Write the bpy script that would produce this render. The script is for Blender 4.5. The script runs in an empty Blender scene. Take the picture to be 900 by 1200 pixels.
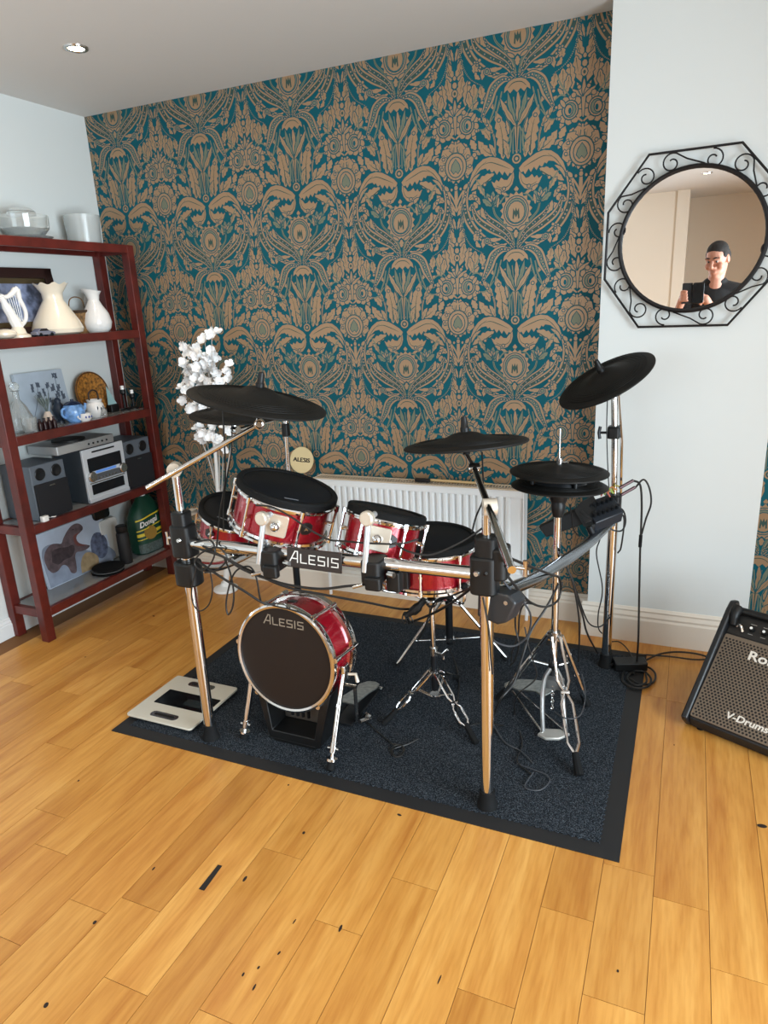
import bpy, bmesh, math, random
from mathutils import Vector, Matrix, noise
from math import sin, cos, pi, radians, sqrt, atan2
V = Vector
SC = bpy.context.scene
COL = SC.collection
random.seed(7)

# ------------------------------------------------------------------ camera
CAM = V((2.97705, -3.08624, 1.47836))
CR = Matrix(((0.9174344, 0.3952562, -0.0456795), (0.0735505, -0.2812956, -0.9567983), (-0.3910299, 0.8744400, -0.2871416)))
FPX = 805.75
cd = bpy.data.cameras.new('camera')
cam = bpy.data.objects.new('camera', cd)
COL.objects.link(cam)
right, down, fwd = CR[0].normalized(), CR[1].normalized(), CR[2].normalized()
m = Matrix((( right.x, -down.x, -fwd.x), (right.y, -down.y, -fwd.y), (right.z, -down.z, -fwd.z))).to_4x4()
m.translation = CAM
cam.matrix_world = m
cd.sensor_fit = 'VERTICAL'; cd.sensor_height = 32.0; cd.lens = FPX / 1200 * 32.0
cd.clip_start = 0.02; cd.clip_end = 60
SC.camera = cam

# ------------------------------------------------------------------ world, light, exposure
SC.view_settings.view_transform = 'Standard'
SC.view_settings.look = 'None'
SC.view_settings.gamma = 1.0
SC.view_settings.use_curve_mapping = False
SC.view_settings.exposure = 0.12
w = bpy.data.worlds.new('sky'); SC.world = w; w.use_nodes = True
bg = w.node_tree.nodes['Background']
bg.inputs[0].default_value = (0.62, 0.80, 1.0, 1); bg.inputs[1].default_value = 1.2

def area(name, loc, target, sx, sy, power, col, spread=180):
    l = bpy.data.lights.new(name, 'AREA'); l.shape = 'RECTANGLE'; l.size = sx; l.size_y = sy
    l.energy = power; l.color = col; l.spread = radians(spread)
    o = bpy.data.objects.new(name, l); COL.objects.link(o); o.location = loc
    o.rotation_euler = (V(target) - V(loc)).to_track_quat('-Z', 'Y').to_euler()
    return o
# daylight entering through the patio door (right) and the window in the rear wall
area('patio_daylight', (5.08, -2.9, 1.12), (0, -2.6, 0.95), 2.4, 1.95, 135, (0.80, 0.92, 1.0), 128)
area('window_daylight', (1.15, -5.62, 1.4), (1.3, 0, 1.0), 1.9, 1.5, 30, (0.80, 0.92, 1.0))

# ------------------------------------------------------------------ helpers
def at(px, py, y=None, z=None, x=None):
    d = right * ((px - 450) / FPX) + down * ((py - 600) / FPX) + fwd
    if y is not None: t = (y - CAM.y) / d.y
    elif z is not None: t = (z - CAM.z) / d.z
    else: t = (x - CAM.x) / d.x
    return CAM + d * t

def lin(h):
    h = h.lstrip('#'); c = [int(h[i:i+2], 16) / 255 for i in (0, 2, 4)]
    return tuple((v / 12.92 if v <= .04045 else ((v + .055) / 1.055) ** 2.4) for v in c) + (1,)

MATS = {}
def mat(name, col, rough=.5, metal=0, spec=None, emit=None, estr=0, noise_amt=0, nscale=20, bump=0, bscale=60, coat=0, trans=0, alpha=1, coord='Object'):
    if name in MATS: return MATS[name]
    mt = bpy.data.materials.new(name); mt.use_nodes = True
    nt = mt.node_tree; b = nt.nodes['Principled BSDF']
    c = lin(col) if isinstance(col, str) else col
    b.inputs['Base Color'].default_value = c
    b.inputs['Roughness'].default_value = rough; b.inputs['Metallic'].default_value = metal
    if spec is not None: b.inputs['Specular IOR Level'].default_value = spec
    if coat: b.inputs['Coat Weight'].default_value = coat; b.inputs['Coat Roughness'].default_value = .08
    if trans: b.inputs['Transmission Weight'].default_value = trans
    if alpha < 1: b.inputs['Alpha'].default_value = alpha
    if emit: b.inputs['Emission Color'].default_value = lin(emit); b.inputs['Emission Strength'].default_value = estr
    if noise_amt or bump:
        tc = nt.nodes.new('ShaderNodeTexCoord')
    if noise_amt:
        n = nt.nodes.new('ShaderNodeTexNoise'); n.inputs['Scale'].default_value = nscale; n.inputs['Detail'].default_value = 4
        nt.links.new(tc.outputs[coord], n.inputs['Vector'])
        r = nt.nodes.new('ShaderNodeValToRGB')
        lo = tuple(max(0, v * (1 - noise_amt)) for v in c[:3]) + (1,); hi = tuple(min(1, v * (1 + noise_amt)) for v in c[:3]) + (1,)
        r.color_ramp.elements[0].color = lo; r.color_ramp.elements[1].color = hi
        r.color_ramp.elements[0].position = .3; r.color_ramp.elements[1].position = .7
        nt.links.new(n.outputs['Fac'], r.inputs['Fac']); nt.links.new(r.outputs['Color'], b.inputs['Base Color'])
    if bump:
        n2 = nt.nodes.new('ShaderNodeTexNoise'); n2.inputs['Scale'].default_value = bscale; n2.inputs['Detail'].default_value = 3
        nt.links.new(tc.outputs[coord], n2.inputs['Vector'])
        bp = nt.nodes.new('ShaderNodeBump'); bp.inputs['Strength'].default_value = bump; bp.inputs['Distance'].default_value = .004
        nt.links.new(n2.outputs['Fac'], bp.inputs['Height']); nt.links.new(bp.outputs['Normal'], b.inputs['Normal'])
    MATS[name] = mt
    return mt

OFF = {}
def frame(c, n, up=(0, 0, 1), roll=0):
    """matrix whose Z axis is n, origin c; local Y leans to up"""
    n = V(n).normalized(); u = V(up)
    if abs(n.dot(u.normalized())) > .97: u = V((0, 1, 0))
    x = u.cross(n).normalized(); y = n.cross(x)
    M = Matrix(((x.x, y.x, n.x), (x.y, y.y, n.y), (x.z, y.z, n.z))).to_4x4()
    M = Matrix.Translation(V(c)) @ M
    if roll: M = M @ Matrix.Rotation(roll, 4, 'Z')
    return M
def catmull(pts, k=6):
    pts = [V(p) for p in pts]
    if len(pts) < 3: return pts
    P = [pts[0] * 2 - pts[1]] + pts + [pts[-1] * 2 - pts[-2]]
    out = []
    for i in range(1, len(P) - 2):
        a, b, c, d = P[i-1], P[i], P[i+1], P[i+2]
        for j in range(k):
            t = j / k
            out.append(.5 * ((2*b) + (c - a)*t + (2*a - 5*b + 4*c - d)*t*t + (-a + 3*b - 3*c + d)*t**3))
    out.append(pts[-1]); return out

class MB:
    def __init__(s): s.v = []; s.f = []; s.m = []; s.cur = 0
    def add(s, vs, fs, M=None):
        o = len(s.v)
        s.v += [(M @ V(p)) if M is not None else V(p) for p in vs]
        s.f += [tuple(i + o for i in f) for f in fs]; s.m += [s.cur] * len(fs); return s
    def box(s, c, sz, M=None):
        x, y, z = (q / 2 for q in sz); c = V(c)
        vs = [c + V((a*x, b*y, d*z)) for a in (-1, 1) for b in (-1, 1) for d in (-1, 1)]
        return s.add(vs, [(0,1,3,2),(4,6,7,5),(0,4,5,1),(2,3,7,6),(0,2,6,4),(1,5,7,3)], M)
    def rbox(s, c, sz, r, M=None, n=3):
        """box with rounded vertical (local z) edges"""
        x, y = sz[0]/2 - r, sz[1]/2 - r; out = []
        for (cx, cy, a0) in ((x,y,0),(-x,y,90),(-x,-y,180),(x,-y,270)):
            for k in range(n+1):
                a = radians(a0 + 90*k/n); out.append((c[0]+cx+r*cos(a), c[1]+cy+r*sin(a)))
        return s.prism(out, c[2]-sz[2]/2, c[2]+sz[2]/2, M)
    def prism(s, outline, z0, z1, M=None):
        n = len(outline)
        vs = [(p[0], p[1], z0) for p in outline] + [(p[0], p[1], z1) for p in outline]
        fs = [tuple(range(n))[::-1], tuple(range(n, 2*n))] + [(i, (i+1) % n, n + (i+1) % n, n + i) for i in range(n)]
        return s.add(vs, fs, M)
    def cyl(s, a, b, r, r2=None, n=14, caps=True):
        a, b = V(a), V(b); r2 = r if r2 is None else r2
        M = frame(a, b - a); L = (b - a).length; vs = []
        for k in range(n): t = 2*pi*k/n; vs.append((r*cos(t), r*sin(t), 0))
        for k in range(n): t = 2*pi*k/n; vs.append((r2*cos(t), r2*sin(t), L))
        fs = [(i, (i+1) % n, n + (i+1) % n, n + i) for i in range(n)]
        if caps: fs += [tuple(range(n))[::-1], tuple(range(n, 2*n))]
        return s.add(vs, fs, M)
    def tube(s, pts, r, n=8, smooth=0, caps=True, closed=False):
        pts = catmull(pts, smooth) if smooth else [V(p) for p in pts]
        q = [pts[0]]
        for p in pts[1:]:
            if (p - q[-1]).length > 1e-5: q.append(p)
        pts = q; N = len(pts)
        if N < 2: return s
        rs = r if isinstance(r, (list, tuple)) else [r] * N
        if len(rs) != N: rs = [rs[min(len(rs)-1, int(i*len(rs)/N))] for i in range(N)]
        t0 = (pts[1] - pts[0]).normalized()
        nrm = t0.orthogonal().normalized(); vs = []
        for i in range(N):
            if closed: t = (pts[(i+1) % N] - pts[i-1])
            else: t = pts[min(i+1, N-1)] - pts[max(i-1, 0)]
            if t.length < 1e-9: t = t0
            t.normalize()
            nrm = nrm - t * nrm.dot(t)
            if nrm.length < 1e-6: nrm = t.orthogonal()
            nrm.normalize(); bn = t.cross(nrm)
            for k in range(n):
                a = 2*pi*k/n; vs.append(pts[i] + (nrm*cos(a) + bn*sin(a)) * rs[i])
        fs = []
        for i in range(N if closed else N - 1):
            j = (i+1) % N
            for k in range(n): fs.append((i*n+k, i*n+(k+1) % n, j*n+(k+1) % n, j*n+k))
        if caps and not closed: fs += [tuple(range(n))[::-1], tuple(range((N-1)*n, N*n))]
        return s.add(vs, fs)
    def lathe(s, prof, M=None, n=32, wob=None):
        vs = []; fs = []; N = len(prof)
        for (r, z) in prof:
            for k in range(n):
                a = 2*pi*k/n; rr, zz = (r, z) if wob is None else wob(r, z, a)
                vs.append((rr*cos(a), rr*sin(a), zz))
        for i in range(N-1):
            for k in range(n): fs.append((i*n+k, i*n+(k+1) % n, (i+1)*n+(k+1) % n, (i+1)*n+k))
        if prof[0][0] > 1e-6 and prof[-1][0] > 1e-6 and N > 2:      # a closed ring profile
            for k in range(n): fs.append(((N-1)*n+k, (N-1)*n+(k+1) % n, (k+1) % n, k))
        return s.add(vs, fs, M)
    def torus(s, M, R, r, n=36, k=8):
        return s.tube([M @ V((R*cos(2*pi*i/n), R*sin(2*pi*i/n), 0)) for i in range(n)], r, k, closed=True)
    def ball(s, c, r, M=None, n=12, sc=(1,1,1)):
        vs = []; fs = []; h = n // 2 + 1
        for i in range(h+1):
            p = pi * i / h
            for k in range(n):
                a = 2*pi*k/n; vs.append((c[0]+r*sc[0]*sin(p)*cos(a), c[1]+r*sc[1]*sin(p)*sin(a), c[2]+r*sc[2]*cos(p)))
        for i in range(h):
            for k in range(n): fs.append((i*n+k, (i+1)*n+k, (i+1)*n+(k+1) % n, i*n+(k+1) % n))
        return s.add(vs, fs, M)
    def poly(s, pts, M=None): return s.add(pts, [tuple(range(len(pts)))], M)
    def text(s, body, size, M, ext=.0006, align='CENTER', sx=1, shear=0, bold=0):
        cu = bpy.data.curves.new('t', 'FONT'); cu.body = body; cu.size = size; cu.extrude = ext
        cu.align_x = align; cu.align_y = 'CENTER'; cu.shear = shear; cu.offset = bold; cu.resolution_u = 3
        ob = bpy.data.objects.new('t', cu); COL.objects.link(ob)
        bpy.context.view_layer.update()
        me = bpy.data.meshes.new_from_object(ob.evaluated_get(bpy.context.evaluated_depsgraph_get()))
        s.add([(p.co.x*sx, p.co.y, p.co.z) for p in me.vertices], [tuple(p.vertices) for p in me.polygons], M)
        bpy.data.objects.remove(ob); bpy.data.curves.remove(cu); bpy.data.meshes.remove(me); return s
    def build(s, name, mats, parent=None, smooth=True, ang=35, bevel=0, bseg=2, loc=None, weld=True):
        off = V(loc) if loc is not None else (OFF.get(parent.name, V((0,0,0))) if parent else V((0,0,0)))
        me = bpy.data.meshes.new(name)
        me.from_pydata([tuple(p - off) for p in s.v], [], s.f)
        ms = mats if isinstance(mats, (list, tuple)) else [mats]
        for q in ms: me.materials.append(q)
        for i, p in enumerate(me.polygons): p.material_index = s.m[i]; p.use_smooth = smooth
        if weld:
            bm = bmesh.new(); bm.from_mesh(me); bmesh.ops.remove_doubles(bm, verts=bm.verts, dist=1e-5)
            bmesh.ops.recalc_face_normals(bm, faces=bm.faces)
            bm.to_mesh(me); bm.free()
        if smooth: me.set_sharp_from_angle(angle=radians(ang))
        o = bpy.data.objects.new(name, me); COL.objects.link(o)
        if parent: o.parent = parent; OFF[o.name] = off
        else:
            o.location = off; OFF[o.name] = off
        if bevel:
            b = o.modifiers.new('bevel', 'BEVEL'); b.width = bevel; b.segments = bseg; b.limit_method = 'ANGLE'; b.angle_limit = radians(40)
        return o
def tag(o, label, cat, group=None, kind=None):
    o['label'] = label; o['category'] = cat
    if group: o['group'] = group
    if kind: o['kind'] = kind
    return o
def struct(o): o['kind'] = 'structure'; return o
def thing(name, label, cat, loc, group=None):
    o = bpy.data.objects.new(name, None); COL.objects.link(o); o.location = loc; o.empty_display_size = .05
    OFF[o.name] = V(loc); return tag(o, label, cat, group)

# ------------------------------------------------------------------ materials
chrome = mat('chrome', '#dcdcdc', .09, 1)
chrome2 = mat('chrome_worn', '#c9c9c8', .2, 1)
blackp = mat('black_plastic', '#0f1011', .45, spec=.35)
rubber = mat('black_rubber', '#101112', .75, spec=.2)
cymb = mat('cymbal_rubber', '#12110f', .6, spec=.25, bump=.15, bscale=140)
darkmetal = mat('dark_metal', '#26282b', .35, .6)
redshell = mat('red_sparkle_lacquer', '#9c0f22', .22, .35, coat=.6, noise_amt=.25, nscale=300)
mesh_head = mat('black_mesh_head', '#12151a', .6, spec=.18, bump=.1, bscale=400)
kick_head = mat('kick_head_black', '#1c1411', .5, spec=.3)
white_paint = mat('white_lettering', '#e6e6e2', .5)
rad_white = mat('radiator_enamel', '#eceeee', .3)
skirt_mat = mat('cream_gloss_paint', '#ddd5c8', .4)
cable_mat = mat('cable_black', '#121212', .5)
mahog = mat('mahogany_stain', '#571b15', .38, noise_amt=.3, nscale=14)
grey_glass = mat('grey_glass', '#8d9092', .12, spec=.6)
# ================================================================== the room
H = 2.487
wall_white = mat('wall_paint_white', '#d4d8d6', .7, bump=.05, bscale=300)
wall_warm = mat('wall_paint_cream', '#ebe0d0', .7)
ceil_m = mat('ceiling_paint', '#d8d6d3', .8)

# floor planks: one mesh, each plank an island
def floor_material():
    mt = bpy.data.materials.new('oak_planks'); mt.use_nodes = True; nt = mt.node_tree; N = nt.nodes; L = nt.links
    b = N['Principled BSDF']; geo = N.new('ShaderNodeNewGeometry'); tc = N.new('ShaderNodeTexCoord')
    vm = N.new('ShaderNodeVectorMath'); vm.operation = 'MULTIPLY'; vm.inputs[1].default_value = (1, .09, 1)
    L.new(tc.outputs['Object'], vm.inputs[0])
    sh = N.new('ShaderNodeVectorMath'); sh.operation = 'SCALE'; sh.inputs[0].default_value = (17, 31, 5); L.new(geo.outputs['Random Per Island'], sh.inputs['Scale'])
    ad = N.new('ShaderNodeVectorMath'); ad.operation = 'ADD'; L.new(vm.outputs[0], ad.inputs[0]); L.new(sh.outputs[0], ad.inputs[1])
    n1 = N.new('ShaderNodeTexNoise'); n1.inputs['Scale'].default_value = 17; n1.inputs['Detail'].default_value = 6; n1.inputs['Distortion'].default_value = .6
    L.new(ad.outputs[0], n1.inputs['Vector'])
    n2 = N.new('ShaderNodeTexNoise'); n2.inputs['Scale'].default_value = 110; n2.inputs['Detail'].default_value = 3; L.new(ad.outputs[0], n2.inputs['Vector'])
    r1 = N.new('ShaderNodeValToRGB'); e = r1.color_ramp.elements
    e[0].position = .25; e[0].color = lin('#b97a36'); e[1].position = .75; e[1].color = lin('#dfa95c')
    x = r1.color_ramp.elements.new(.5); x.color = lin('#d1974b')
    L.new(n1.outputs['Fac'], r1.inputs['Fac'])
    r2 = N.new('ShaderNodeValToRGB'); e = r2.color_ramp.elements
    e[0].position = 0; e[0].color = lin('#e4dcd0'); e[1].position = 1; e[1].color = lin('#ffffff')
    x = r2.color_ramp.elements.new(.35); x.color = lin('#f3efe8')
    L.new(geo.outputs['Random Per Island'], r2.inputs['Fac'])
    mx = N.new('ShaderNodeMixRGB'); mx.blend_type = 'MULTIPLY'; mx.inputs[0].default_value = 1
    L.new(r1.outputs[0], mx.inputs[1]); L.new(r2.outputs[0], mx.inputs[2])
    r3 = N.new('ShaderNodeValToRGB'); e = r3.color_ramp.elements; e[0].position = .3; e[0].color = lin('#e8dccb'); e[1].position = .6; e[1].color = (1,1,1,1)
    L.new(n2.outputs['Fac'], r3.inputs['Fac'])
    m2 = N.new('ShaderNodeMixRGB'); m2.blend_type = 'MULTIPLY'; m2.inputs[0].default_value = .7
    L.new(mx.outputs[0], m2.inputs[1]); L.new(r3.outputs[0], m2.inputs[2])
    # small knots
    vo = N.new('ShaderNodeTexVoronoi'); vo.inputs['Scale'].default_value = 3.1
    v3 = N.new('ShaderNodeVectorMath'); v3.operation = 'MULTIPLY'; v3.inputs[1].default_value = (1, .55, 1); L.new(tc.outputs['Object'], v3.inputs[0]); L.new(v3.outputs[0], vo.inputs['Vector'])
    r4 = N.new('ShaderNodeValToRGB'); e = r4.color_ramp.elements; e[0].position = .02; e[0].color = lin('#4a2a12'); e[1].position = .07; e[1].color = (1,1,1,1)
    L.new(vo.outputs['Distance'], r4.inputs['Fac'])
    m3 = N.new('ShaderNodeMixRGB'); m3.blend_type = 'MULTIPLY'; m3.inputs[0].default_value = .0
    L.new(m2.outputs[0], m3.inputs[1]); L.new(r4.outputs[0], m3.inputs[2]); L.new(m3.outputs[0], b.inputs['Base Color'])
    b.inputs['Roughness'].default_value = .33; b.inputs['Specular IOR Level'].default_value = .4
    bp = N.new('ShaderNodeBump'); bp.inputs['Strength'].default_value = .12; bp.inputs['Distance'].default_value = .002
    L.new(n2.outputs['Fac'], bp.inputs['Height']); L.new(bp.outputs['Normal'], b.inputs['Normal'])
    return mt
fl = MB(); rnd = random.Random(11)
gap_m = mat('plank_gap', '#7a5026', .8)
knot_m = mat('dark_knot', '#22140b', .8); split_m = mat('dark_split_filler', '#191512', .8)
fl.cur = 1; fl.box((2.3, -3.2, -.012), (4.7+1.0, 7.0, .02))
k0 = -19; g = .0007
for k in range(k0, 20):
    x0 = 2.603 + .13 * k; x1 = x0 + .13
    if x1 < -.1 or x0 > 5.05: continue
    y = -6.6 - rnd.random() * .8
    while y < .05:
        Ln = rnd.choice([.42, .55, .7, .85, 1.0, 1.2]) * (.9 + .25 * rnd.random()); y1 = min(y + Ln, .06)
        fl.cur = 0
        fl.add([(x0+g, y+g, 0), (x1-g, y+g, 0), (x1-g, y1-g, 0), (x0+g, y1-g, 0), (x0+g, y+g, -.002), (x1-g, y+g, -.002), (x1-g, y1-g, -.002), (x0+g, y1-g, -.002)],
               [(0,1,2,3), (0,4,5,1), (1,5,6,2), (2,6,7,3), (3,7,4,0)])
        y = y1
# named knots and the filled split seen in the boards
def blob(px, py, rx, ry, mslot, h=.0004):
    c = at(px, py, z=0); fl.cur = mslot; pts = []
    rx *= .6; ry *= .75
    for i in range(14):
        a = 2*pi*i/14; q = 1 + .15*sin(2*a + px)
        pts.append((c.x + rx*q*cos(a), c.y + ry*q*sin(a), h))
    fl.poly(pts)
fl.cur = 3
a_ = at(236, 1043, z=0); b_ = at(258, 1014, z=0); d_ = (b_-a_).normalized(); n_ = V((-d_.y, d_.x, 0)) * .009
fl.poly([tuple(p + V((0,0,.0004))) for p in (a_-n_, b_-n_*.8, b_+n_*.8, a_+n_)])
for (px, py, rx, ry) in ((287,1030,.008,.012), (399,1088,.006,.014), (356,976,.008,.007), (111,1081,.009,.007), (54,1178,.010,.008), (180,1018,.005,.008),
                         (92,915,.006,.005), (285,1142,.004,.008), (303,1134,.004,.007), (327,1117,.004,.008), (724,1138,.004,.006), (338,920,.006,.004),
                         (298,1157,.004,.012), (345,1080,.003,.01), (180,722,.014,.006), (100,770,.008,.004), (515,1148,.003,.016), (790,873,.003,.005), (893,968,.02,.012), (468,955,.012,.006)):
    blob(px, py, rx, ry, 2)
struct(fl.build('floor', [floor_material(), gap_m, knot_m, split_m], smooth=False, weld=False))

def wallbox(name, c, sz, mt): return struct(MB().box(c, sz).build(name, mt, smooth=False))
wallbox('ceiling', (2.3, -3.15, H+.05), (5.9, 6.7, .1), ceil_m)
wallbox('wall_left', (-.06, -3.15, H/2), (.12, 6.7, H), wall_white)
# chimney breast
wallbox('wall_chimney', ((2.636+3.276)/2, -.055, H/2), (.64, .13, H), wall_white)

# ------------------------------------------------------------------ damask wallpaper (printed pattern is part of the wall's own mesh)
teal = mat('wallpaper_teal', '#04525e', .6, spec=.2, noise_amt=.12, nscale=6)
tan = mat('wallpaper_bronze', '#9d7f60', .42, .25)
olive = mat('wallpaper_olive', '#6f7460', .5, .2)
dk = mat('wallpaper_dark_line', '#24453f', .55)
T, G, D, B2 = 1, 2, 3, 0
SHAPES = []      # (layer, slot, [(u,v)...], mirrored?)
SID = [0]
def grow(pts, d):
    n = len(pts); A = sum(pts[i][0]*pts[(i+1) % n][1] - pts[(i+1) % n][0]*pts[i][1] for i in range(n)); s = 1 if A > 0 else -1; out = []
    for i in range(n):
        a, b = V(pts[i-1]), V(pts[(i+1) % n]); t = (b-a)
        if t.length < 1e-6: out.append(pts[i]); continue
        t.normalize(); out.append((pts[i][0]+t.y*d*s, pts[i][1]-t.x*d*s))
    return out
def S(layer, slot, pts, mir=True):
    if slot in (1, 2) and len(pts) > 5:
        SID[0] += 1; SHAPES.append((layer*.0001 + SID[0]*2.2e-6, 0, grow(pts, .34), mir))
    SID[0] += 1; SHAPES.append((layer*.0001 + SID[0]*2.2e-6, slot, pts, mir))
def S0(layer, slot, pts, mir, sid): SHAPES.append((layer*.0001 + sid*2.2e-6, slot, pts, mir))
def c2(pts, k=6): return [(p.x, p.y) for p in catmull([(a, b, 0) for a, b in pts], k)]
def ribbon(layer, slot, path, ws, k=5, mir=True, serr=0):
    p = c2(path, k); n = len(p); L = []; Rr = []
    for i, (x, y) in enumerate(p):
        t = i / (n-1) * (len(ws)-1); j = min(int(t), len(ws)-2); wd = ws[j] + (ws[j+1]-ws[j])*(t-j)
        a = p[max(i-1,0)]; b = p[min(i+1,n-1)]; dx, dy = b[0]-a[0], b[1]-a[1]; l = max(1e-6, sqrt(dx*dx+dy*dy))
        s = 1 + (serr * (1 if i % 2 else -1)); hw = wd/2
        L.append((x-dy/l*hw*s, y+dx/l*hw*s)); Rr.append((x+dy/l*hw, y-dx/l*hw))
    if slot in (1, 2) and max(ws) > 1.1:
        SID[0] += 1; o_ = .3
        for i in range(n-1):
            q = []
            for (p0, p1) in ((L[i], Rr[i]), (Rr[i], L[i]), (Rr[i+1], L[i+1]), (L[i+1], Rr[i+1])):
                dx, dy = p0[0]-p1[0], p0[1]-p1[1]; l = max(1e-6, sqrt(dx*dx+dy*dy)); q.append((p0[0]+dx/l*o_, p0[1]+dy/l*o_))
            S0(layer, 0, q, mir, SID[0])
    SID[0] += 1
    for i in range(n-1): S0(layer, slot, [L[i], Rr[i], Rr[i+1], L[i+1]], mir, SID[0])
def dots(layer, slot, path, n, r, k=5, mir=True):
    p = c2(path, k)
    for i in range(n):
        q = p[int((i+.5)/n*(len(p)-1))]; disc(layer, slot, q[0], q[1], r, r, 6, mir)
def disc(layer, slot, u, v, rx, ry, n=12, mir=True, scal=0, teeth=0):
    pts = []
    if teeth:
        for i in range(teeth*2):
            a = pi*i/teeth + pi/2; q = 1 if i % 2 == 0 else 1-scal; pts.append((u+rx*q*cos(a), v+ry*q*sin(a)))
    else:
        for i in range(n): a = 2*pi*i/n; pts.append((u+rx*cos(a), v+ry*sin(a)))
    S(layer, slot, pts, mir)
def leaf(layer, slot, p0, p1, wd, bend=0, serr=4, vein=True, mir=True, pw=.75, skew=.45):
    dx, dy = p1[0]-p0[0], p1[1]-p0[1]; l = sqrt(dx*dx+dy*dy); nx, ny = -dy/l, dx/l; n = max(8, serr*3)
    sp = []; L = []; Rr = []
    for i in range(n+1):
        t = i/n; bx = bend*sin(pi*t); x = p0[0]+dx*t+nx*bx; y = p0[1]+dy*t+ny*bx
        tt = t**(log_skew(skew)); h = wd/2 * sin(pi*tt)**pw
        if serr and 0 < i < n: h *= (1.12, .98, .74)[i % 3]
        sp.append((x, y)); L.append((x+nx*h, y+ny*h)); Rr.append((x-nx*h, y-ny*h))
    S(layer, slot, L + Rr[::-1][1:-1], mir)
    if vein:
        q = sp[1:int(n*.85)]
        ribbon(layer+1, D, q[::3] if len(q) > 6 else q, [wd*.09, wd*.03], 2, mir)
        if wd > 2.4:
            for i in range(2, n-2, 3):
                for side in (L, Rr):
                    e = side[min(i+2, n)]; a = sp[i]
                    S(layer+1, D, [(a[0]-.06, a[1]), (a[0]+.06, a[1]), (a[0]+(e[0]-a[0])*.72, a[1]+(e[1]-a[1])*.72)], mir)
def log_skew(s): return math.log(.5) / math.log(s)
def flower(layer, u, v, r, mir=True, petals=10):
    for i in range(petals):
        a = 2*pi*i/petals + .2
        leaf(layer, T, (u+r*.45*cos(a), v+r*.45*sin(a)), (u+r*1.12*cos(a), v+r*1.12*sin(a)), r*.58, 0, 0, False, mir, .6, .55)
    disc(layer+1, D, u, v, r*.72, r*.78, 14, mir); disc(layer+2, T, u, v, r*.62, r*.68, 14, mir); disc(layer+3, G, u, v, r*.45, r*.52, 12, mir)
    disc(layer+4, T, u-r*.12, v, r*.3, r*.4, 10, mir); disc(layer+5, B2, u-r*.02, v-r*.05, r*.14, r*.24, 8, mir)
# -- tall leaves and sprays above the birds
leaf(1, T, (5.6, .4), (8.8, 18.6), 5.0, 1.1, 6)
leaf(1, T, (3.4, .2), (5.6, 7.6), 2.6, .5, 3)
leaf(1, T, (9.8, 2.4), (16.2, 8.6), 3.6, -.9, 4); leaf(1, T, (8.8, 1.6), (11.5, 6.8), 1.9, .3, 2)
ribbon(1, T, [(9.0,2.0),(9.2,8),(11.5,13.4),(17,16.6)], [.5,.7,.5]); ribbon(2, D, [(9.0,2.0),(9.2,8),(11.5,13.4),(17,16.6)], [.15,.15])
leaf(1, T, (9.8, 10.4), (13.4, 17.4), 2.3, -.5, 3); leaf(1, T, (11.2, 8.2), (15.2, 12.6), 2.8, .8, 3); leaf(1, T, (12.6,13.6),(14.6,18.6),1.5,0,2)
ribbon(1, G, [(3.2,1.8),(2.4,8),(3.6,14),(6.2,19.5)], [.7,.8,.4]); dots(1, T, [(5.2,20.2),(7,21.6)], 2, .6)
ribbon(1, G, [(1.5,2),(1.5,8),(.9,13)], [.5,.4,.3])
disc(1, T, 4.6, 20.4, 1.1, 1.1, 8); disc(2, D, 4.6, 20.4, .55, .55, 6)
# -- birds
S(1, T, [(1.0,-3.6),(2.6,-1.9),(5,-.4),(8,1.2),(11,1.9),(14,1.4),(16.6,-.4),(18.8,-3.2),(20.6,-8),(19.2,-7.2),(17.4,-4.4),(15.2,-2.6),(13,-2.2),(12.2,-3.2),(11.4,-2.6),(10.4,-4.4),(9.4,-3.4),(8.2,-5.2),(7.2,-3.8),(5.9,-5.6),(5,-4.2),(3.6,-6.2),(2.8,-4.9),(1.8,-5.6)])
ribbon(2, D, [(3,-3.4),(7,-1.6),(11,-.2),(14.5,-.8)], [.1,.35,.3,.1], 4); ribbon(2, D, [(12.6,.4),(16,-2),(19,-6)], [.1,.3,.1], 4)
leaf(1, T, (9.4,-4.6), (19.4,-10.2), 3.4, .4, 5, False); ribbon(2, D, [(10,-5.6),(14.6,-8.6),(18.6,-10.4)], [.4,.5,.3], 3)
leaf(1, T, (15.4,-4), (19.8,-9.2), 1.2, .8, 0, False)
S(1, T, [(1.2,-4.8),(1.0,-7),(1.7,-9.4),(3.4,-11.4),(5.8,-12.2),(8,-11.4),(9.6,-9.6),(10.6,-7.4),(9.2,-8.2),(8.4,-7),(7.4,-7.9),(6.4,-6.4),(5.2,-7.4),(3.8,-7.6),(2.9,-6.4)])
ribbon(2, D, [(1.8,-5.2),(1.9,-7.6),(3.2,-9.8),(6,-10.4),(8.4,-9.4)], [.15,.2,.35,.15], 3)
disc(1, T, 0, 0, 1.9, 1.9, 10, False); disc(2, D, 0, 0, 1.3, 1.3, 10, False); disc(3, T, 0, 0, .7, .7, 8, False)
S(1, T, [(0,-10.2),(1,-11.4),(0,-12.8),(-1,-11.4)], False); S(1, T, [(0,4.4),(.9,3),(0,1.9),(-.9,3)], False)
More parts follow.
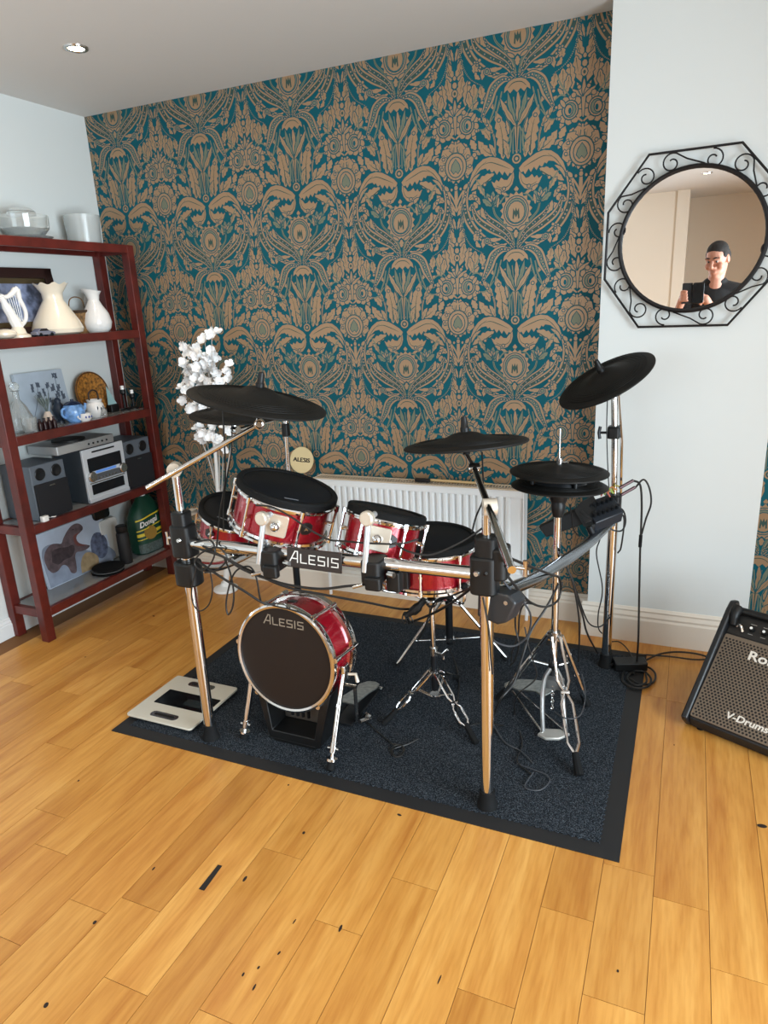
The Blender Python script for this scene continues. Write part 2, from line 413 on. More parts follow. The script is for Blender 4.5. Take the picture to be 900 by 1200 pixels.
# -- ring: inner tail crescent
tail = [(20.4,-7),(22.2,-13),(21.4,-20),(17.4,-26.6),(11,-31.4),(2,-34.6)]
ribbon(1, T, tail, [1.2,2.8,3.3,3.2,2.4,.9]); ribbon(2, D, tail, [.1,1.2,1.7,1.6,1.1,.2]); dots(3, T, tail, 19, .42)
for (a, b, wd) in (((20.6,-13.5),(17.2,-10.4),2.6), ((20.6,-17.6),(16.2,-14.6),3.0), ((19.4,-21.6),(15.4,-17.8),2.6), ((16.4,-26.4),(17.2,-31.2),2.6), ((12.6,-29),(14.4,-33.4),2.0)): leaf(1, T, a, b, wd, .5, 3)
# -- outer serrated crescent
S(1, T, [(22.9,-12.6),(23.9,-15),(23.6,-16.4),(24.6,-18.4),(24.1,-20),(25.0,-22.6),(24.3,-24.2),(25.0,-27.2),(24.1,-28.6),(24.9,-31.6),(23.6,-32.6)] + [(22.2,-30.6),(22.9,-25),(23.2,-19),(22.8,-15)])
leaf(1, T, (22.6,-30.6), (24.9,-40), 3.2, -.3, 4); leaf(1, T, (20.4,-32.6), (21.6,-42), 3.4, -.2, 4); leaf(1, T, (17.8,-34.2), (17.6,-42.6), 3.4, .2, 4); leaf(1, T, (15,-35.2), (13.2,-41.8), 2.8, .3, 4)
oc = [(22.6,-13.4),(23.6,-19),(22.8,-26),(19.6,-32),(13.8,-35.8)]
ribbon(2, B2, oc, [.2,.9,1.0,1.0,.3]); ribbon(3, G, oc, [.1,.55,.6,.6,.1]); dots(4, T, oc, 24, .22)
for (a, b) in (((23.4,-24),(24.8,-26.4)), ((23.5,-19.6),(24.5,-22)), ((23.2,-28),(24.6,-31))): ribbon(2, D, [a, b], [.4,.05], 2)
for a, b, wd in (((23.2,-14.5),(25.6,-19.6),2.0),((23.2,-19.5),(25.8,-25),2.2),((22.8,-24.5),(25.8,-31),2.6)): leaf(1, T, a, b, wd, -.5, 3)
# -- palm strips inside the ring
for path, ws, sl in (([(.8,-34.4),(4.6,-29.6),(10.8,-26),(16.6,-21.6),(19.2,-15.4)], [.7,2.2,2.9,2.6,.6], T), ([(.6,-33.6),(3.4,-28.4),(8,-24.6),(12,-21.6),(13.6,-18.4)], [.6,1.9,2.5,2.2,.6], T), ([(.4,-33),(2,-28),(5.6,-24),(8.8,-20.6),(9.8,-17.4)], [.4,.8,.9,.8,.7], G)):
    ribbon(1, sl, path, ws); ribbon(2, D, path, [.1,1.1,1.5,1.2,.1] if sl == T else [.1,.2,.2,.1])
    if sl == T: dots(3, T, path, 12, .32)
for a, b, wd in (((6,-30.2),(13.6,-29.4),1.6), ((3.6,-32.2),(10.4,-33),1.5), ((12.6,-22),(14.8,-17),2.0), ((15.2,-33),(17.2,-30),1.6)): leaf(1, T, a, b, wd, -.6, 2, False)
disc(1, T, 12.4, -30.6, 1.3, 1.3, 8); disc(2, G, 12.4, -30.6, .7, .7, 6)
for a in (-70,-35,0,35,70):
    leaf(1, G, (10.4,-17), (10.4+4.6*sin(radians(a-8)), -16.4+5.2*cos(radians(a-8))), 2.2, 0, 2, True); 
for a in (-45,0,45): leaf(2, T, (10.4,-15.4), (10.4+2.3*sin(radians(a)), -15.2+2.6*cos(radians(a))), .8, 0, 0, False)
# -- filling foliage
for a, b, wd, bd in (((13.6,-12.6),(16.6,-8.6),2.0,.4), ((15.4,-16),(18.6,-11.6),1.7,.3), ((6.2,-12.8),(9,-10.6),1.5,.2), ((3.6,-13.4),(6.4,-12.2),1.2,0), ((8,-17.8),(7.4,-13.8),1.1,0),
        ((20.2,-36.6),(18.4,-43.6),2.6,.5), ((12.4,-38.4),(12.8,-43),1.8,.2), ((17.2,8.8),(18.8,12),1.6,0), ((22.6,8.4),(20.2,5.8),1.8,.3), ((22.8,4.4),(20.4,1.6),1.5,.2), ((22.2,-1.6),(20.8,-5.2),1.8,-.3),
        ((15.2,3.2),(18.6,5),1.6,.2), ((12.8,17.4),(15.8,20.6),1.7,.2), ((9.6,19.2),(12,22.4),1.5,.2), ((18.2,20.4),(16,23),1.4,0), ((22.4,20.6),(24.4,18.4),1.6,.2), ((3.4,9.2),(4.4,14.6),1.2,.2), ((24.6,-20.4),(25.6,-25),1.0,0)):
    leaf(1, T, a, b, wd, bd, 2, wd > 1.5)
for path in ([(17.6,-5.4),(14.8,-9.4),(13.2,-13.6)], [(2.4,-13.2),(5,-14),(7.2,-16.4)], [(24.6,2.2),(22.8,5),(23.2,8.4)], [(15.6,-36.2),(17.4,-39.8),(20.6,-44)], [(20.4,-8.6),(22.8,-9.8),(24.6,-13)], [(13.4,-46),(17.6,-43.2),(21.4,-46.6)], [(9.4,-47),(13.6,-51.4),(18.6,-50)]):
    ribbon(1, G, path, [.3,.7,.4], 4)
for path in ([(8.2,-39.8),(9.4,-44.6),(11.4,-49)], [(6.2,-38.6),(7.4,-43),(8.8,-47.4)]): ribbon(1, G, path, [.5,.8,.4], 4)
for q in ((13.4,-8.4),(17.2,-13.6),(5.2,-10.8),(19.6,-45.4),(16.2,-51.4),(23.4,-47.2),(23.6,12.2),(14.4,22.4),(20.6,10.6),(7.4,-48.8),(24.2,-5.4),(15.4,-26.2),(19.8,-33.6)): disc(1, T, q[0], q[1], .6, .6, 7)
# -- flowers between the columns
flower(1, 21.0, 14.8, 4.7)
leaf(1, T, (17.2, 5.2), (19.4, 9.4), 2.6, 0, 3, False); leaf(1, T, (18.4, 4.4), (16.6, 1.6), 1.6, 0, 2, False)
disc(1, T, 17.8, 3.4, .9, .9, 7)
for dx in (0, 2.3): ribbon(1, T, [(26-.2, 8+dx), (24.4-dx*.3, 9.6+dx)], [.5,.9], 2)
# -- big medallion on the seam
for a in range(-20, 201, 31):
    ca, sa = cos(radians(a)), sin(radians(a))
    leaf(1, T, (26+3*ca, .4+3*sa), (26+8.0*ca, .6+8.6*sa), 4.6, 0, 3, False, False, .6, .6)
    S(2, D, [(26+4.4*ca-.15*sa, .4+4.4*sa+.15*ca), (26+4.4*ca+.15*sa, .4+4.4*sa-.15*ca), (26+7.2*ca, .5+7.6*sa)], False)
for a in (235, 258, 282, 305):
    ca, sa = cos(radians(a)), sin(radians(a)); leaf(1, T, (26+3.4*ca, 3.6*sa), (26+6*ca, 6.8*sa), 1.7, 0, 0, False, False)
disc(3, D, 26, -.2, 5.0, 5.6, 18, False); disc(4, T, 26, -.2, 4.5, 5.1, 18, False); disc(5, D, 26, -.4, 3.5, 4.2, 16, False); disc(6, T, 26, -.4, 3.1, 3.8, 16, False)
S(7, dk and G, [(26,2.6),(27.4,.6),(28,-1.4),(26.9,-2.8),(26,-1.8),(25.1,-2.8),(24,-1.4),(24.6,.6)], False)
ribbon(1, T, [(26,5.4),(26,9.4)], [1.3,.6], 2, False); ribbon(1, T, [(24.6,8.2),(26,7.6),(27.4,8.2)], [.9,.7,.9], 3, False)
ribbon(1, T, [(26,-6.8),(26,-12),(26,-18)], [.9,1.5,.5], 3, False)
ribbon(1, T, [(25.8,-15),(24.3,-12),(22.4,-9.6)], [.8,.7,.9]); ribbon(1, T, [(25.6,-17.5),(23.8,-14),(21.8,-12.6)], [.7,.6,.8])
leaf(1, T, (22.6,-9.4), (20.8,-7.2), 1.5, 0, 0, False); leaf(1, T, (22,-12.4),(23,-15.2),1.1,0,0,False)
for q in ((26,-8.4,.8),(26,-33.6,1.0),(26,-36.6,1.2),(26,-31,.7),(24,-9,.5)): disc(1, T, q[0], q[1], q[2], q[2]*1.2, 7, q[0] != 26)
disc(2, D, 26, -36.6, .55, .7, 6, False)
for a in (-60,-32,0,32,60): leaf(1, T, (26, -45), (26+5.2*sin(radians(a)), -45+6.2*cos(radians(a))), 1.3, 0, 0, False, False)
ribbon(1, T, [(26,-45),(26,-52)], [1.5,.4], 2, False)
disc(1, T, 24.2, -41.5, .7, .7, 6); disc(1, T, 22.2, -44, .9, .9, 7); leaf(1, T, (17.2,-45), (19.2,-48), 1.4, 0, 0, False)
for q in ((19.8,-.6),(20.6,3.2),(16.9,12.2),(15.6,-47.4),(12.4,-50)): disc(1, T, q[0], q[1], .55, .55, 6)
# -- heart flower in the ring
disc(1, T, 0, -19.8, 6.8, 7.6, mir=False, scal=.16, teeth=17); disc(2, D, 0, -19.8, 5.4, 6.0, 18, False); disc(3, T, 0, -19.8, 5.0, 5.6, 18, False)
disc(4, G, 0, -19.8, 4.2, 4.8, 16, False); disc(5, T, 0, -20.2, 3.5, 4.1, 14, False)
S(6, D, [(0,-18.4),(.5,-20),(1.2,-18.6),(1.5,-22.6),(.9,-23),(.7,-21),(0,-22.4)]); leaf(1, T, (0,-27), (0,-30.4), 2, 0, 2, False, False)
leaf(1, T, (1.2,-27.4),(4.2,-25.6),1.2,0,0,False)
# -- cap, drooping ribbons, fan and stalk
S(4, T, [(-5.4,-39.4),(-5,-37.4),(-3.4,-35.6),(-1.4,-34.8),(1.4,-34.8),(3.4,-35.6),(5,-37.4),(5.4,-39.4),(4,-38.4),(2.8,-39.8),(1.4,-38.4),(0,-39.8),(-1.4,-38.4),(-2.8,-39.8),(-4,-38.4)], False)
ribbon(5, D, [(-3.6,-37.8),(-2,-36.4),(0,-36),(2,-36.4),(3.6,-37.8)], [.2,.35,.35,.2], 3, False)
dr = [(2.6,-35.0),(6,-34.4),(9.6,-36.8),(11.6,-41.4),(14.4,-46.8)]
ribbon(3, T, dr, [.8,3.0,3.8,3.6,1.2]); ribbon(4, D, dr, [.1,1.5,2.2,1.8,.2]); ribbon(5, G, dr, [.1,1.0,1.6,1.2,.1]); dots(6, T, dr, 10, .42)
for a in (0,16,32): leaf(2, T if a != 16 else G, (.2, -52), (13*sin(radians(a))*1.0+.2, -52+13.4*cos(radians(a))), 1.9, -.4, 3, True, a != 0)
for a in (8,24,40): ribbon(1, G, [(.2,-51.6), (10.5*sin(radians(a)), -51.6+10.5*cos(radians(a)))], [.3,.7,.5], 3)
ribbon(1, T, [(0,-50.6),(0,-57),(0,-61.4)], [2.2,1.1,.6], 3, False); ribbon(2, D, [(0,-51),(0,-57),(0,-61)], [.5,.4,.1], 3, False)
ribbon(1, G, [(1.0,-52),(2.6,-54.6),(4.0,-58)], [.6,.6,.4])

def wallpaper(mb, x0, x1, y, z0, z1, full=True):
    """adds the printed shapes between x0..x1, clipped to the wall, on the plane y"""
    bm = bmesh.new()
    for row in range(0, 5):
        vc = 2.668 - .638*row
        for col in range(-6, 5):
            uc = 2.2673 + .52*col
            if uc > x1 + .32 or uc < x0 - .32: continue
            for (ly, slot, pts, mir) in SHAPES:
                for sg in ((1, -1) if mir else (1,)):
                    P2 = [(uc + sg*u*.01, vc + v*.01) for u, v in pts]
                    if max(p[0] for p in P2) < x0 or min(p[0] for p in P2) > x1 or min(p[1] for p in P2) > z1 or max(p[1] for p in P2) < z0: continue
                    if sg < 0: P2.reverse()
                    A = sum(P2[i][0]*P2[(i+1) % len(P2)][1] - P2[(i+1) % len(P2)][0]*P2[i][1] for i in range(len(P2)))
                    if A < 0: P2.reverse()
                    try:
                        f = bm.faces.new([bm.verts.new((p[0], y - ly - (.9e-6 if sg < 0 else 0) - .4e-6*(col % 2), p[1])) for p in P2]); f.material_index = slot
                    except ValueError: pass
    for co, no in (((x0,0,0),(-1,0,0)), ((x1,0,0),(1,0,0)), ((0,0,z1),(0,0,1)), ((0,0,z0),(0,0,-1))):
        bmesh.ops.bisect_plane(bm, geom=bm.verts[:]+bm.edges[:]+bm.faces[:], dist=1e-6, plane_co=co, plane_no=no, clear_outer=True)
    bm.verts.index_update()
    o = len(mb.v); mb.v += [v.co.copy() for v in bm.verts]
    for f in bm.faces: mb.f.append(tuple(v.index + o for v in f.verts)); mb.m.append(f.material_index)
    bm.free()
wb = MB(); wb.box((2.3, .06, H/2), (5.7, .12, H))
wallpaper(wb, 0.0, 2.636, 0, .14, H); wallpaper(wb, 3.276, 4.2, 0, .14, 1.7)
struct(wb.build('wall_back', [teal, tan, olive, dk], smooth=False, weld=False))

# rear wall behind the photographer (with a window), step in the wall, right wall with a patio door opening
rw = MB(); rw.box((.1, -5.71, H/2), (.4, .12, H)); rw.box((2.47, -5.71, H/2), (.70, .12, H)); rw.box((1.2, -5.71, .3), (1.84, .12, .6)); rw.box((1.2, -5.71, 2.33), (1.84, .12, H-2.18))
rw.box((2.86-.06, -6.06, H/2), (.12, .86, H)); rw.box((4.0, -6.462, H/2), (2.4, .12, H))
struct(rw.build('wall_rear', wall_warm, smooth=False))
ww = MB(); ww.box((5.16, -.7, H/2), (.12, 1.6, H)); ww.box((5.16, -5.4, H/2), (.12, 2.4, H)); ww.box((5.16, -2.9, 2.33), (.12, 2.8, H-2.17))
struct(ww.build('wall_right', wall_warm, smooth=False))
pane = mat('clear_pane', '#ffffff', .02, trans=1, spec=.3)
def window(name, horizontal, c, wd, ht, nmul):
    m_ = MB(); q = .05
    def bar(u, v, du, dv): 
        m_.box((c[0]+u, c[1], c[2]+v), (du, .06, dv)) if horizontal else m_.box((c[0], c[1]+u, c[2]+v), (.06, du, dv))
    bar(0, ht/2-q/2, wd, q); bar(0, -ht/2+q/2, wd, q)
    for i in range(nmul+1): bar(-wd/2+q/2+(wd-q)*i/nmul, 0, q, ht)
    return struct(m_.build(name, rad_white, smooth=False))
window('window_1', True, (1.2, -5.74, 1.4), 1.84, 1.6, 2)
window('door_1', False, (5.18, -2.9, 1.085), 2.8, 2.17, 2)

# skirting boards
def skirt(name, a, b, nrm, h=.15, mt=skirt_mat):
    a, b = V(a), V(b); d = (b-a); L = d.length; d.normalize(); n = V(nrm)
    prof = [(0,0),(.02,0),(.02,h*.66),(.015,h*.72),(.017,h*.78),(.010,h*.88),(.012,h*.93),(.004,h),(0,h)]
    vs = []; 
    for p in (a, b):
        for (o, z) in prof: vs.append(p + n*o + V((0,0,z)))
    k = len(prof); fs = [(i, (i+1) % k, k+(i+1) % k, k+i) for i in range(k)] + [tuple(range(k)), tuple(range(k, 2*k))[::-1]]
    return struct(MB().add(vs, fs).build(name, mt, smooth=False))
skirt('baseboard_back', (0,0,0), (2.636,0,0), (0,-1,0), .14)
skirt('baseboard_chimney', (2.614,-.12,0), (3.298,-.12,0), (0,-1,0), .16)
skirt('baseboard_alcove', (3.276,0,0), (5.1,0,0), (0,-1,0), .14)
skirt('baseboard_left', (0,-5.6,0), (0,0,0), (1,0,0), .1, mat('skirting_white', '#dfe0df', .5))
# recessed ceiling lights
def downlight(x, y, label, on):
    t = thing('ceiling_downlight', label, 'ceiling light', (x, y, H), 'recessed ceiling spotlights')
    r_ = MB().lathe([(.030,-.002),(.033,-.006),(.045,-.005),(.047,0),(.03,.0)], Matrix.Translation((x, y, H))); r_.build('trim_ring', chrome2, t)
    MB().lathe([(.0,-.003),(.029,-.003),(.029,.0),(0,.0)], Matrix.Translation((x, y, H)), n=20).build('lamp', mat('lit_bulb', '#fff2dc', .4, emit='#ffdfb0', estr=60) if on else grey_glass, t)
    l = bpy.data.lights.new('downlight_beam', 'SPOT'); l.energy = 20; l.color = (1.0, .80, .58); l.spot_size = radians(125); l.spot_blend = .9; l.shadow_soft_size = .03
    o = bpy.data.objects.new('downlight_beam', l); COL.objects.link(o); o.location = (x, y, H-.012)
downlight(.712, -.727, 'round recessed ceiling spotlight glowing warm white above the shelf', True)
for (x, y, lb) in ((2.3, -2.2, 'recessed ceiling spotlight above the middle of the wooden floor'), (4.1, -1.0, 'recessed ceiling spotlight in the right front of the ceiling'),
                   (.75, -3.0, 'recessed ceiling spotlight near the left wall behind the camera'), (3.0, -4.6, 'recessed ceiling spotlight seen small in the top of the mirror')):
    downlight(x, y, lb, True)
# ================================================================== radiator
t = thing('radiator', 'long white ribbed panel radiator below the teal wallpaper', 'radiator', (1.8, -.06, .2))
RX0, RX1, RZ0, RZ1 = 1.262, 2.338, .205, .655
r_ = MB(); pts = []; n = int((RX1-RX0-.05)/.0333); x = RX0 + .025
prof = [(RX0+.003, -.105)]
for i in range(n):
    prof += [(x, -.105), (x+.006, -.118), (x+.019, -.118), (x+.025, -.105)]; x += .0333
prof.append((RX1-.003, -.105))
vs = [(p[0], p[1], RZ0+.04) for p in prof] + [(p[0], p[1], RZ1-.035) for p in prof]; k = len(prof)
r_.add(vs, [(i, i+1, k+i+1, k+i) for i in range(k-1)])
r_.box(((RX0+RX1)/2, -.107, RZ1-.02), (RX1-RX0-.006, .012, .034)); r_.box(((RX0+RX1)/2, -.107, RZ0+.022), (RX1-RX0-.006, .012, .04))
r_.box(((RX0+RX1)/2, -.045, (RZ0+RZ1)/2), (RX1-RX0-.01, .012, RZ1-RZ0-.02))
r_.build('ribbed_panel', rad_white, t, ang=20)
for xx in (RX0, RX1): MB().box((xx, -.076, (RZ0+RZ1)/2), (.006, .078, RZ1-RZ0)).build('side_panel', rad_white, t, bevel=.002)
g_ = MB()
for yy in (-.113, -.04): g_.box(((RX0+RX1)/2, yy, RZ1), (RX1-RX0, .008, .006))
for i in range(74): g_.box((RX0+.012+i*(RX1-RX0-.024)/73, -.077, RZ1-.001), (.005, .07, .004))
g_.build('top_grille', mat('dusty_grille', '#c9b79f', .6), t)
for xx in (RX0+.03, RX1+.012):
    p_ = MB(); p_.tube([(xx, -.07, 0), (xx, -.07, RZ0+.05)], .0085); p_.cyl((xx, -.07, RZ0-.03), (xx, -.07, RZ0+.03), .016); p_.build('pipe', rad_white, t)
for xx in (1.5, 2.1): MB().box((xx, -.023, .45), (.03, .034, .36)).build('wall_bracket', rad_white, t)
# bronze disc leaning on the wall on top of the radiator
cc = at(354, 536, y=-.045); dn = V((.05, -1, .22)).normalized(); R_ = .069
cc = V((cc.x, -.05, RZ1 + .005 + R_))
t = thing('metal_disc', 'brushed bronze disc with black lettering leaning on the wall atop the radiator', 'disc', (cc.x, cc.y, RZ1+.004))
bronze = mat('brushed_bronze', '#c9b48c', .28, 1)
M = frame(cc, dn); MB().lathe([(0,-.002),(R_-.001,-.002),(R_,0),(R_-.001,.0015),(.012,.0015),(.010,.003),(0,.003)], M, 40).build('plate', bronze, t)
MB().text('ALESIS', .03, M @ Matrix.Translation((0,.0,.0032)) @ Matrix.Rotation(-.06,4,'Z'), sx=1.15, bold=.0006).build('lettering', mat('black_ink','#1b1712',.5), t, smooth=False)
# small dark rod lying on the radiator's grille
p0 = at(492, 565, z=RZ1+.012); 
t = tag(MB().rbox((0,0,0),(.075,.022,.016),.005, Matrix.Translation((p0.x, -.08, RZ1+.012))).build('remote_control', blackp, loc=(p0.x,-.08,RZ1+.004), bevel=.002), 'small black remote lying on top of the radiator', 'remote')
t = tag(MB().cyl((0,0,0),(.22,0,0),.007,.0045, M=None).build('x', bronze) if False else MB().tube([(p0.x+.02,-.062,RZ1+.0105),(p0.x+.22,-.068,RZ1+.0105),(p0.x+.34,-.07,RZ1+.010)],[.007,.0065,.004],10).build('drumstick', mat('pale_wood','#c7a878',.5), loc=(p0.x+.1,-.065,RZ1+.004)), 'wooden drumstick lying on the radiator beside the black remote', 'drumstick')

# ================================================================== rug and scale
def rug_material():
    mt = bpy.data.materials.new('rug_ribbed'); mt.use_nodes = True; nt = mt.node_tree; N = nt.nodes; L = nt.links; b = N['Principled BSDF']
    tc = N.new('ShaderNodeTexCoord'); n = N.new('ShaderNodeTexNoise'); n.inputs['Scale'].default_value = 330; n.inputs['Detail'].default_value = 2; L.new(tc.outputs['Object'], n.inputs['Vector'])
    r = N.new('ShaderNodeValToRGB'); e = r.color_ramp.elements; e[0].position = .36; e[0].color = lin('#14171b'); e[1].position = .72; e[1].color = lin('#5c646c')
    x = e.new(.52); x.color = lin('#252a30'); L.new(n.outputs['Fac'], r.inputs['Fac']); L.new(r.outputs[0], b.inputs['Base Color'])
    b.inputs['Roughness'].default_value = .95; b.inputs['Specular IOR Level'].default_value = .1
    bp = N.new('ShaderNodeBump'); bp.inputs['Strength'].default_value = .8; bp.inputs['Distance'].default_value = .006; L.new(n.outputs['Fac'], bp.inputs['Height']); L.new(bp.outputs[0], b.inputs['Normal'])
    return mt
RG = (1.093, 2.903, -1.468, -.25)
t = thing('rug', 'dark navy rectangular mat with black rubber edge under the drum kit', 'rug', (2, -.85, 0))
o_ = MB(); cx, cy = (RG[0]+RG[1])/2, (RG[2]+RG[3])/2
for (x0, x1, y0, y1) in ((RG[0], RG[1], RG[2], RG[2]+.052), (RG[0], RG[1], RG[3]-.05, RG[3]), (RG[0], RG[0]+.05, RG[2]+.052, RG[3]-.05), (RG[1]-.06, RG[1], RG[2]+.052, RG[3]-.05)):
    o_.box(((x0+x1)/2, (y0+y1)/2, .002), (x1-x0, y1-y0, .003))
o_.build('rubber_border', mat('mat_rubber', '#151516', .7), t, smooth=False)
f_ = MB(); x0, x1, y0, y1 = RG[0]+.046, RG[1]-.055, RG[2]+.048, RG[3]-.046; pts = []
nx, ny = 170, 110
for i in range(nx): pts.append((x0+(x1-x0)*i/nx, y0 + (.006 if i % 2 else 0)))
for i in range(ny): pts.append((x1 - (.006 if i % 2 else 0), y0+(y1-y0)*i/ny))
for i in range(nx): pts.append((x1-(x1-x0)*i/nx, y1 - (.006 if i % 2 else 0)))
for i in range(ny): pts.append((x0 + (.006 if i % 2 else 0), y1-(y1-y0)*i/ny))
f_.prism(pts, .001, .007); f_.build('carpet_pile', rug_material(), t, smooth=False)
RUGZ = .007
t = thing('bathroom_scale', 'cream glass bathroom scale with black band on the rug corner by the left leg', 'scale', (1.252, -1.243, RUGZ))
MB().rbox((1.252,-1.243,.026),(.306,.302,.008),.012).build('glass_top', mat('scale_cream', '#c9c3b4', .15, coat=.4), t, bevel=.001)
MB().rbox((1.27,-1.243,.0305),(.25,.098,.0012),.004).build('display_band', mat('scale_black', '#0e1012', .12), t)
MB().rbox((1.31,-1.25,.0314),(.085,.042,.0006),.003).build('display', mat('lcd_dark', '#232a2b', .2), t)
MB().text('cm', .03, Matrix.Translation((1.19,-1.235,.0314)), ext=.0002).build('lettering', white_paint, t, smooth=False) if False else None
for yy in (-1.355, -1.13):
    m_ = MB(); pts = [(1.252+ .046*(1 if 270 <= (a+360) % 360 or (a+360) % 360 < 90 else -1)*1 + .017*cos(radians(a)), yy + .017*sin(radians(a))) for a in range(-90, 270, 18)]
    m_.prism(pts, .0300, .0312); m_.build('foot_electrode', chrome2, t)
    m2 = MB(); pts = [(1.252+ .04*(1 if 270 <= (a+360) % 360 or (a+360) % 360 < 90 else -1) + .006*cos(radians(a)), yy + .006*sin(radians(a))) for a in range(-90, 270, 18)]
    m2.prism(pts, .0312, .0318); m2.build('slot', blackp, t)
for (xx, yy) in ((1.13,-1.36),(1.375,-1.36),(1.13,-1.125),(1.375,-1.125)): MB().cyl((xx,yy,RUGZ),(xx,yy,.023),.016).build('foot', rubber, t)

# ================================================================== wrought iron mirror
MC = V((2.951, -.14, 1.657)); iron = mat('wrought_iron', '#161314', .45, .4)
t = thing('wall_mirror', 'round mirror in a black wrought iron octagon frame with scrolls', 'mirror', (MC.x, -.12, MC.z))
MM = Matrix.Translation(MC) @ Matrix.Rotation(pi/2, 4, 'X')       # local x -> world x, local y -> world z, local z -> toward room (-y)
MB().lathe([(0,0),(.246,0),(.246,.004),(0,.004)], MM, 64).build('mirror_glass', mat('mirror_silver', '#f4f1ee', .0, 1), t)
MB().torus(MM @ Matrix.Translation((0,0,.004)), .249, .0085, 64, 8).build('round_rim', iron, t)
oct_ = [(-.155,.305),(.155,.305),(.298,.118),(.298,-.118),(.155,-.305),(-.155,-.305),(-.298,-.118),(-.298,.118)]
oct_ = [(-.163,.304),(.141,.307),(.293,.13),(.300,-.112),(.147,-.306),(-.166,-.304),(-.300,-.12),(-.297,.12)]
MB().tube([MM @ V((x, y, .004)) for x, y in oct_], .0048, 8, closed=True).build('octagon_bar', iron, t)
def spiral(p, d, side, r0, turns=1.15):
    """curl starting at p heading d, turning to side"""
    pts = []; p = V(p).to_2d(); a = atan2(d[1], d[0]); q = p.copy(); n = 26
    for i in range(n+1):
        rr = r0*(1-.72*i/n); st = 2*pi*turns/n
        pts.append((q.x, q.y)); q = q + V((cos(a), sin(a)))*(rr*st); a += side*st
    return pts
for i in range(8):
    A, Bp = V(oct_[i]), V(oct_[(i+1) % 8]); d = (Bp-A).normalized(); nrm = V((-d.y, d.x)); nrm = nrm if nrm.dot(-A) > 0 else -nrm
    sd = 1 if (d.x*nrm.y - d.y*nrm.x) > 0 else -1
    L = (Bp-A).length; m_ = MB()
    a0 = A + d*(.30*L) + nrm*.006; b0 = Bp - d*.30*L + nrm*.006
    s1_ = spiral(a0, -d.lerp(nrm, .12), -sd, .034, 1.2); s2_ = spiral(b0, d.lerp(nrm, .12), sd, .034, 1.2)
    for s_ in (s1_, s2_): m_.tube([MM @ V((x, y, .005)) for x, y in s_], .0028, 6)
    rim = lambda p: p.normalized()*.256
    m_.tube([MM @ V((a0.x, a0.y, .005)), MM @ V((*((a0*.5+rim(a0.lerp(b0,.6))*.5)), .005)), MM @ V((*rim(a0.lerp(b0, .85)), .005))], .0028, 6)
    m_.build('scroll', iron, t)
m_ = MB()
for (x, y) in oct_[::2]: pass
m_.cyl(MM @ V((0,.248,.0)), MM @ V((0,.248,-.02)), .004); m_.build('hanging_pin', chrome2, t)

# ================================================================== shelf unit
SX0, SX1, SY0, SY1 = .004, .252, -1.008, -.055; PW = .046
TZ = [1.842, 1.415, .992, .576, .165]
t = thing('shelf_unit', 'tall dark mahogany open shelving unit with five tiers against the left wall', 'shelving', ((SX0+SX1)/2, (SY0+SY1)/2, 0))
for xx in (SX0+PW/2, SX1-PW/2):
    for yy in (SY0+PW/2, SY1-PW/2): MB().box((xx, yy, TZ[0]/2), (PW, PW, TZ[0])).build('post', mahog, t, bevel=.003)
for z in TZ:
    for xx in (SX0+.012, SX1-.012): MB().box((xx, (SY0+SY1)/2, z-.021), (.024, SY1-SY0-2*PW, .042)).build('long_rail', mahog, t, bevel=.002)
    for yy in (SY0+.02, SY1-.02): MB().box(((SX0+SX1)/2, yy, z-.021), (SX1-SX0-2*PW, .026, .042)).build('end_rail', mahog, t, bevel=.002)
    MB().box(((SX0+SX1)/2, (SY0+SY1)/2, z-.006), (SX1-SX0-.046, SY1-SY0-.05, .008)).build('glass_shelf', grey_glass, t, bevel=.001)
SZ = [z - .002 for z in TZ]
glass = mat('clear_glass', '#f2f6f6', .06, trans=.85, spec=.6)
frost = mat('frosted_glass', '#e9eeee', .25, trans=.6)
cream = mat('cream_porcelain', '#f0e4cf', .22, coat=.4); white_p = mat('white_porcelain', '#f1efec', .2, coat=.4)
def sy(px, py, x): return at(px, py, x=x).y
# -- top tier
yb = sy(27, 262, .13); T0 = Matrix.Translation((.13, yb, SZ[0]))
t = thing('glass_plate', 'flat glass plate under the cut glass bowl on the top tier', 'plate', (.13, yb, SZ[0]))
MB().lathe([(0,0),(.10,0),(.118,.012),(.12,.014),(.116,.015),(.098,.006),(0,.006)], T0).build('dish', glass, t)
t = tag(MB().lathe([(0,.008),(.07,.008),(.075,.012),(.108,.05),(.112,.105),(.106,.105),(.10,.05),(.06,.018),(0,.018)], T0, 48, wob=lambda r,z,a: (r*(1+.025*(1 if z > .03 else 0)*sin(24*a)), z)).build('glass_bowl', glass, loc=(.13,yb,SZ[0]+.008)), 'wide ribbed cut glass bowl on the left of the top tier', 'bowl')
yb2 = sy(16, 243, .13)
t = tag(MB().lathe([(0,.105),(.062,.105),(.06,.125),(.045,.137),(.0,.14)], T0, 32).build('glass_dish', glass, loc=(.13,yb,SZ[0]+.106)), 'small upturned glass dish resting on the ribbed glass bowl', 'dish')
yc = sy(97, 266, .12)
t = tag(MB().lathe([(0,0),(.078,0),(.086,.14),(.082,.14),(.075,.008),(0,.008)], Matrix.Translation((.12, yc, SZ[0])), 40).build('glass_vase', frost, loc=(.12,yc,SZ[0])), 'plain straight glass vase at the wallpaper end of the top tier', 'vase')
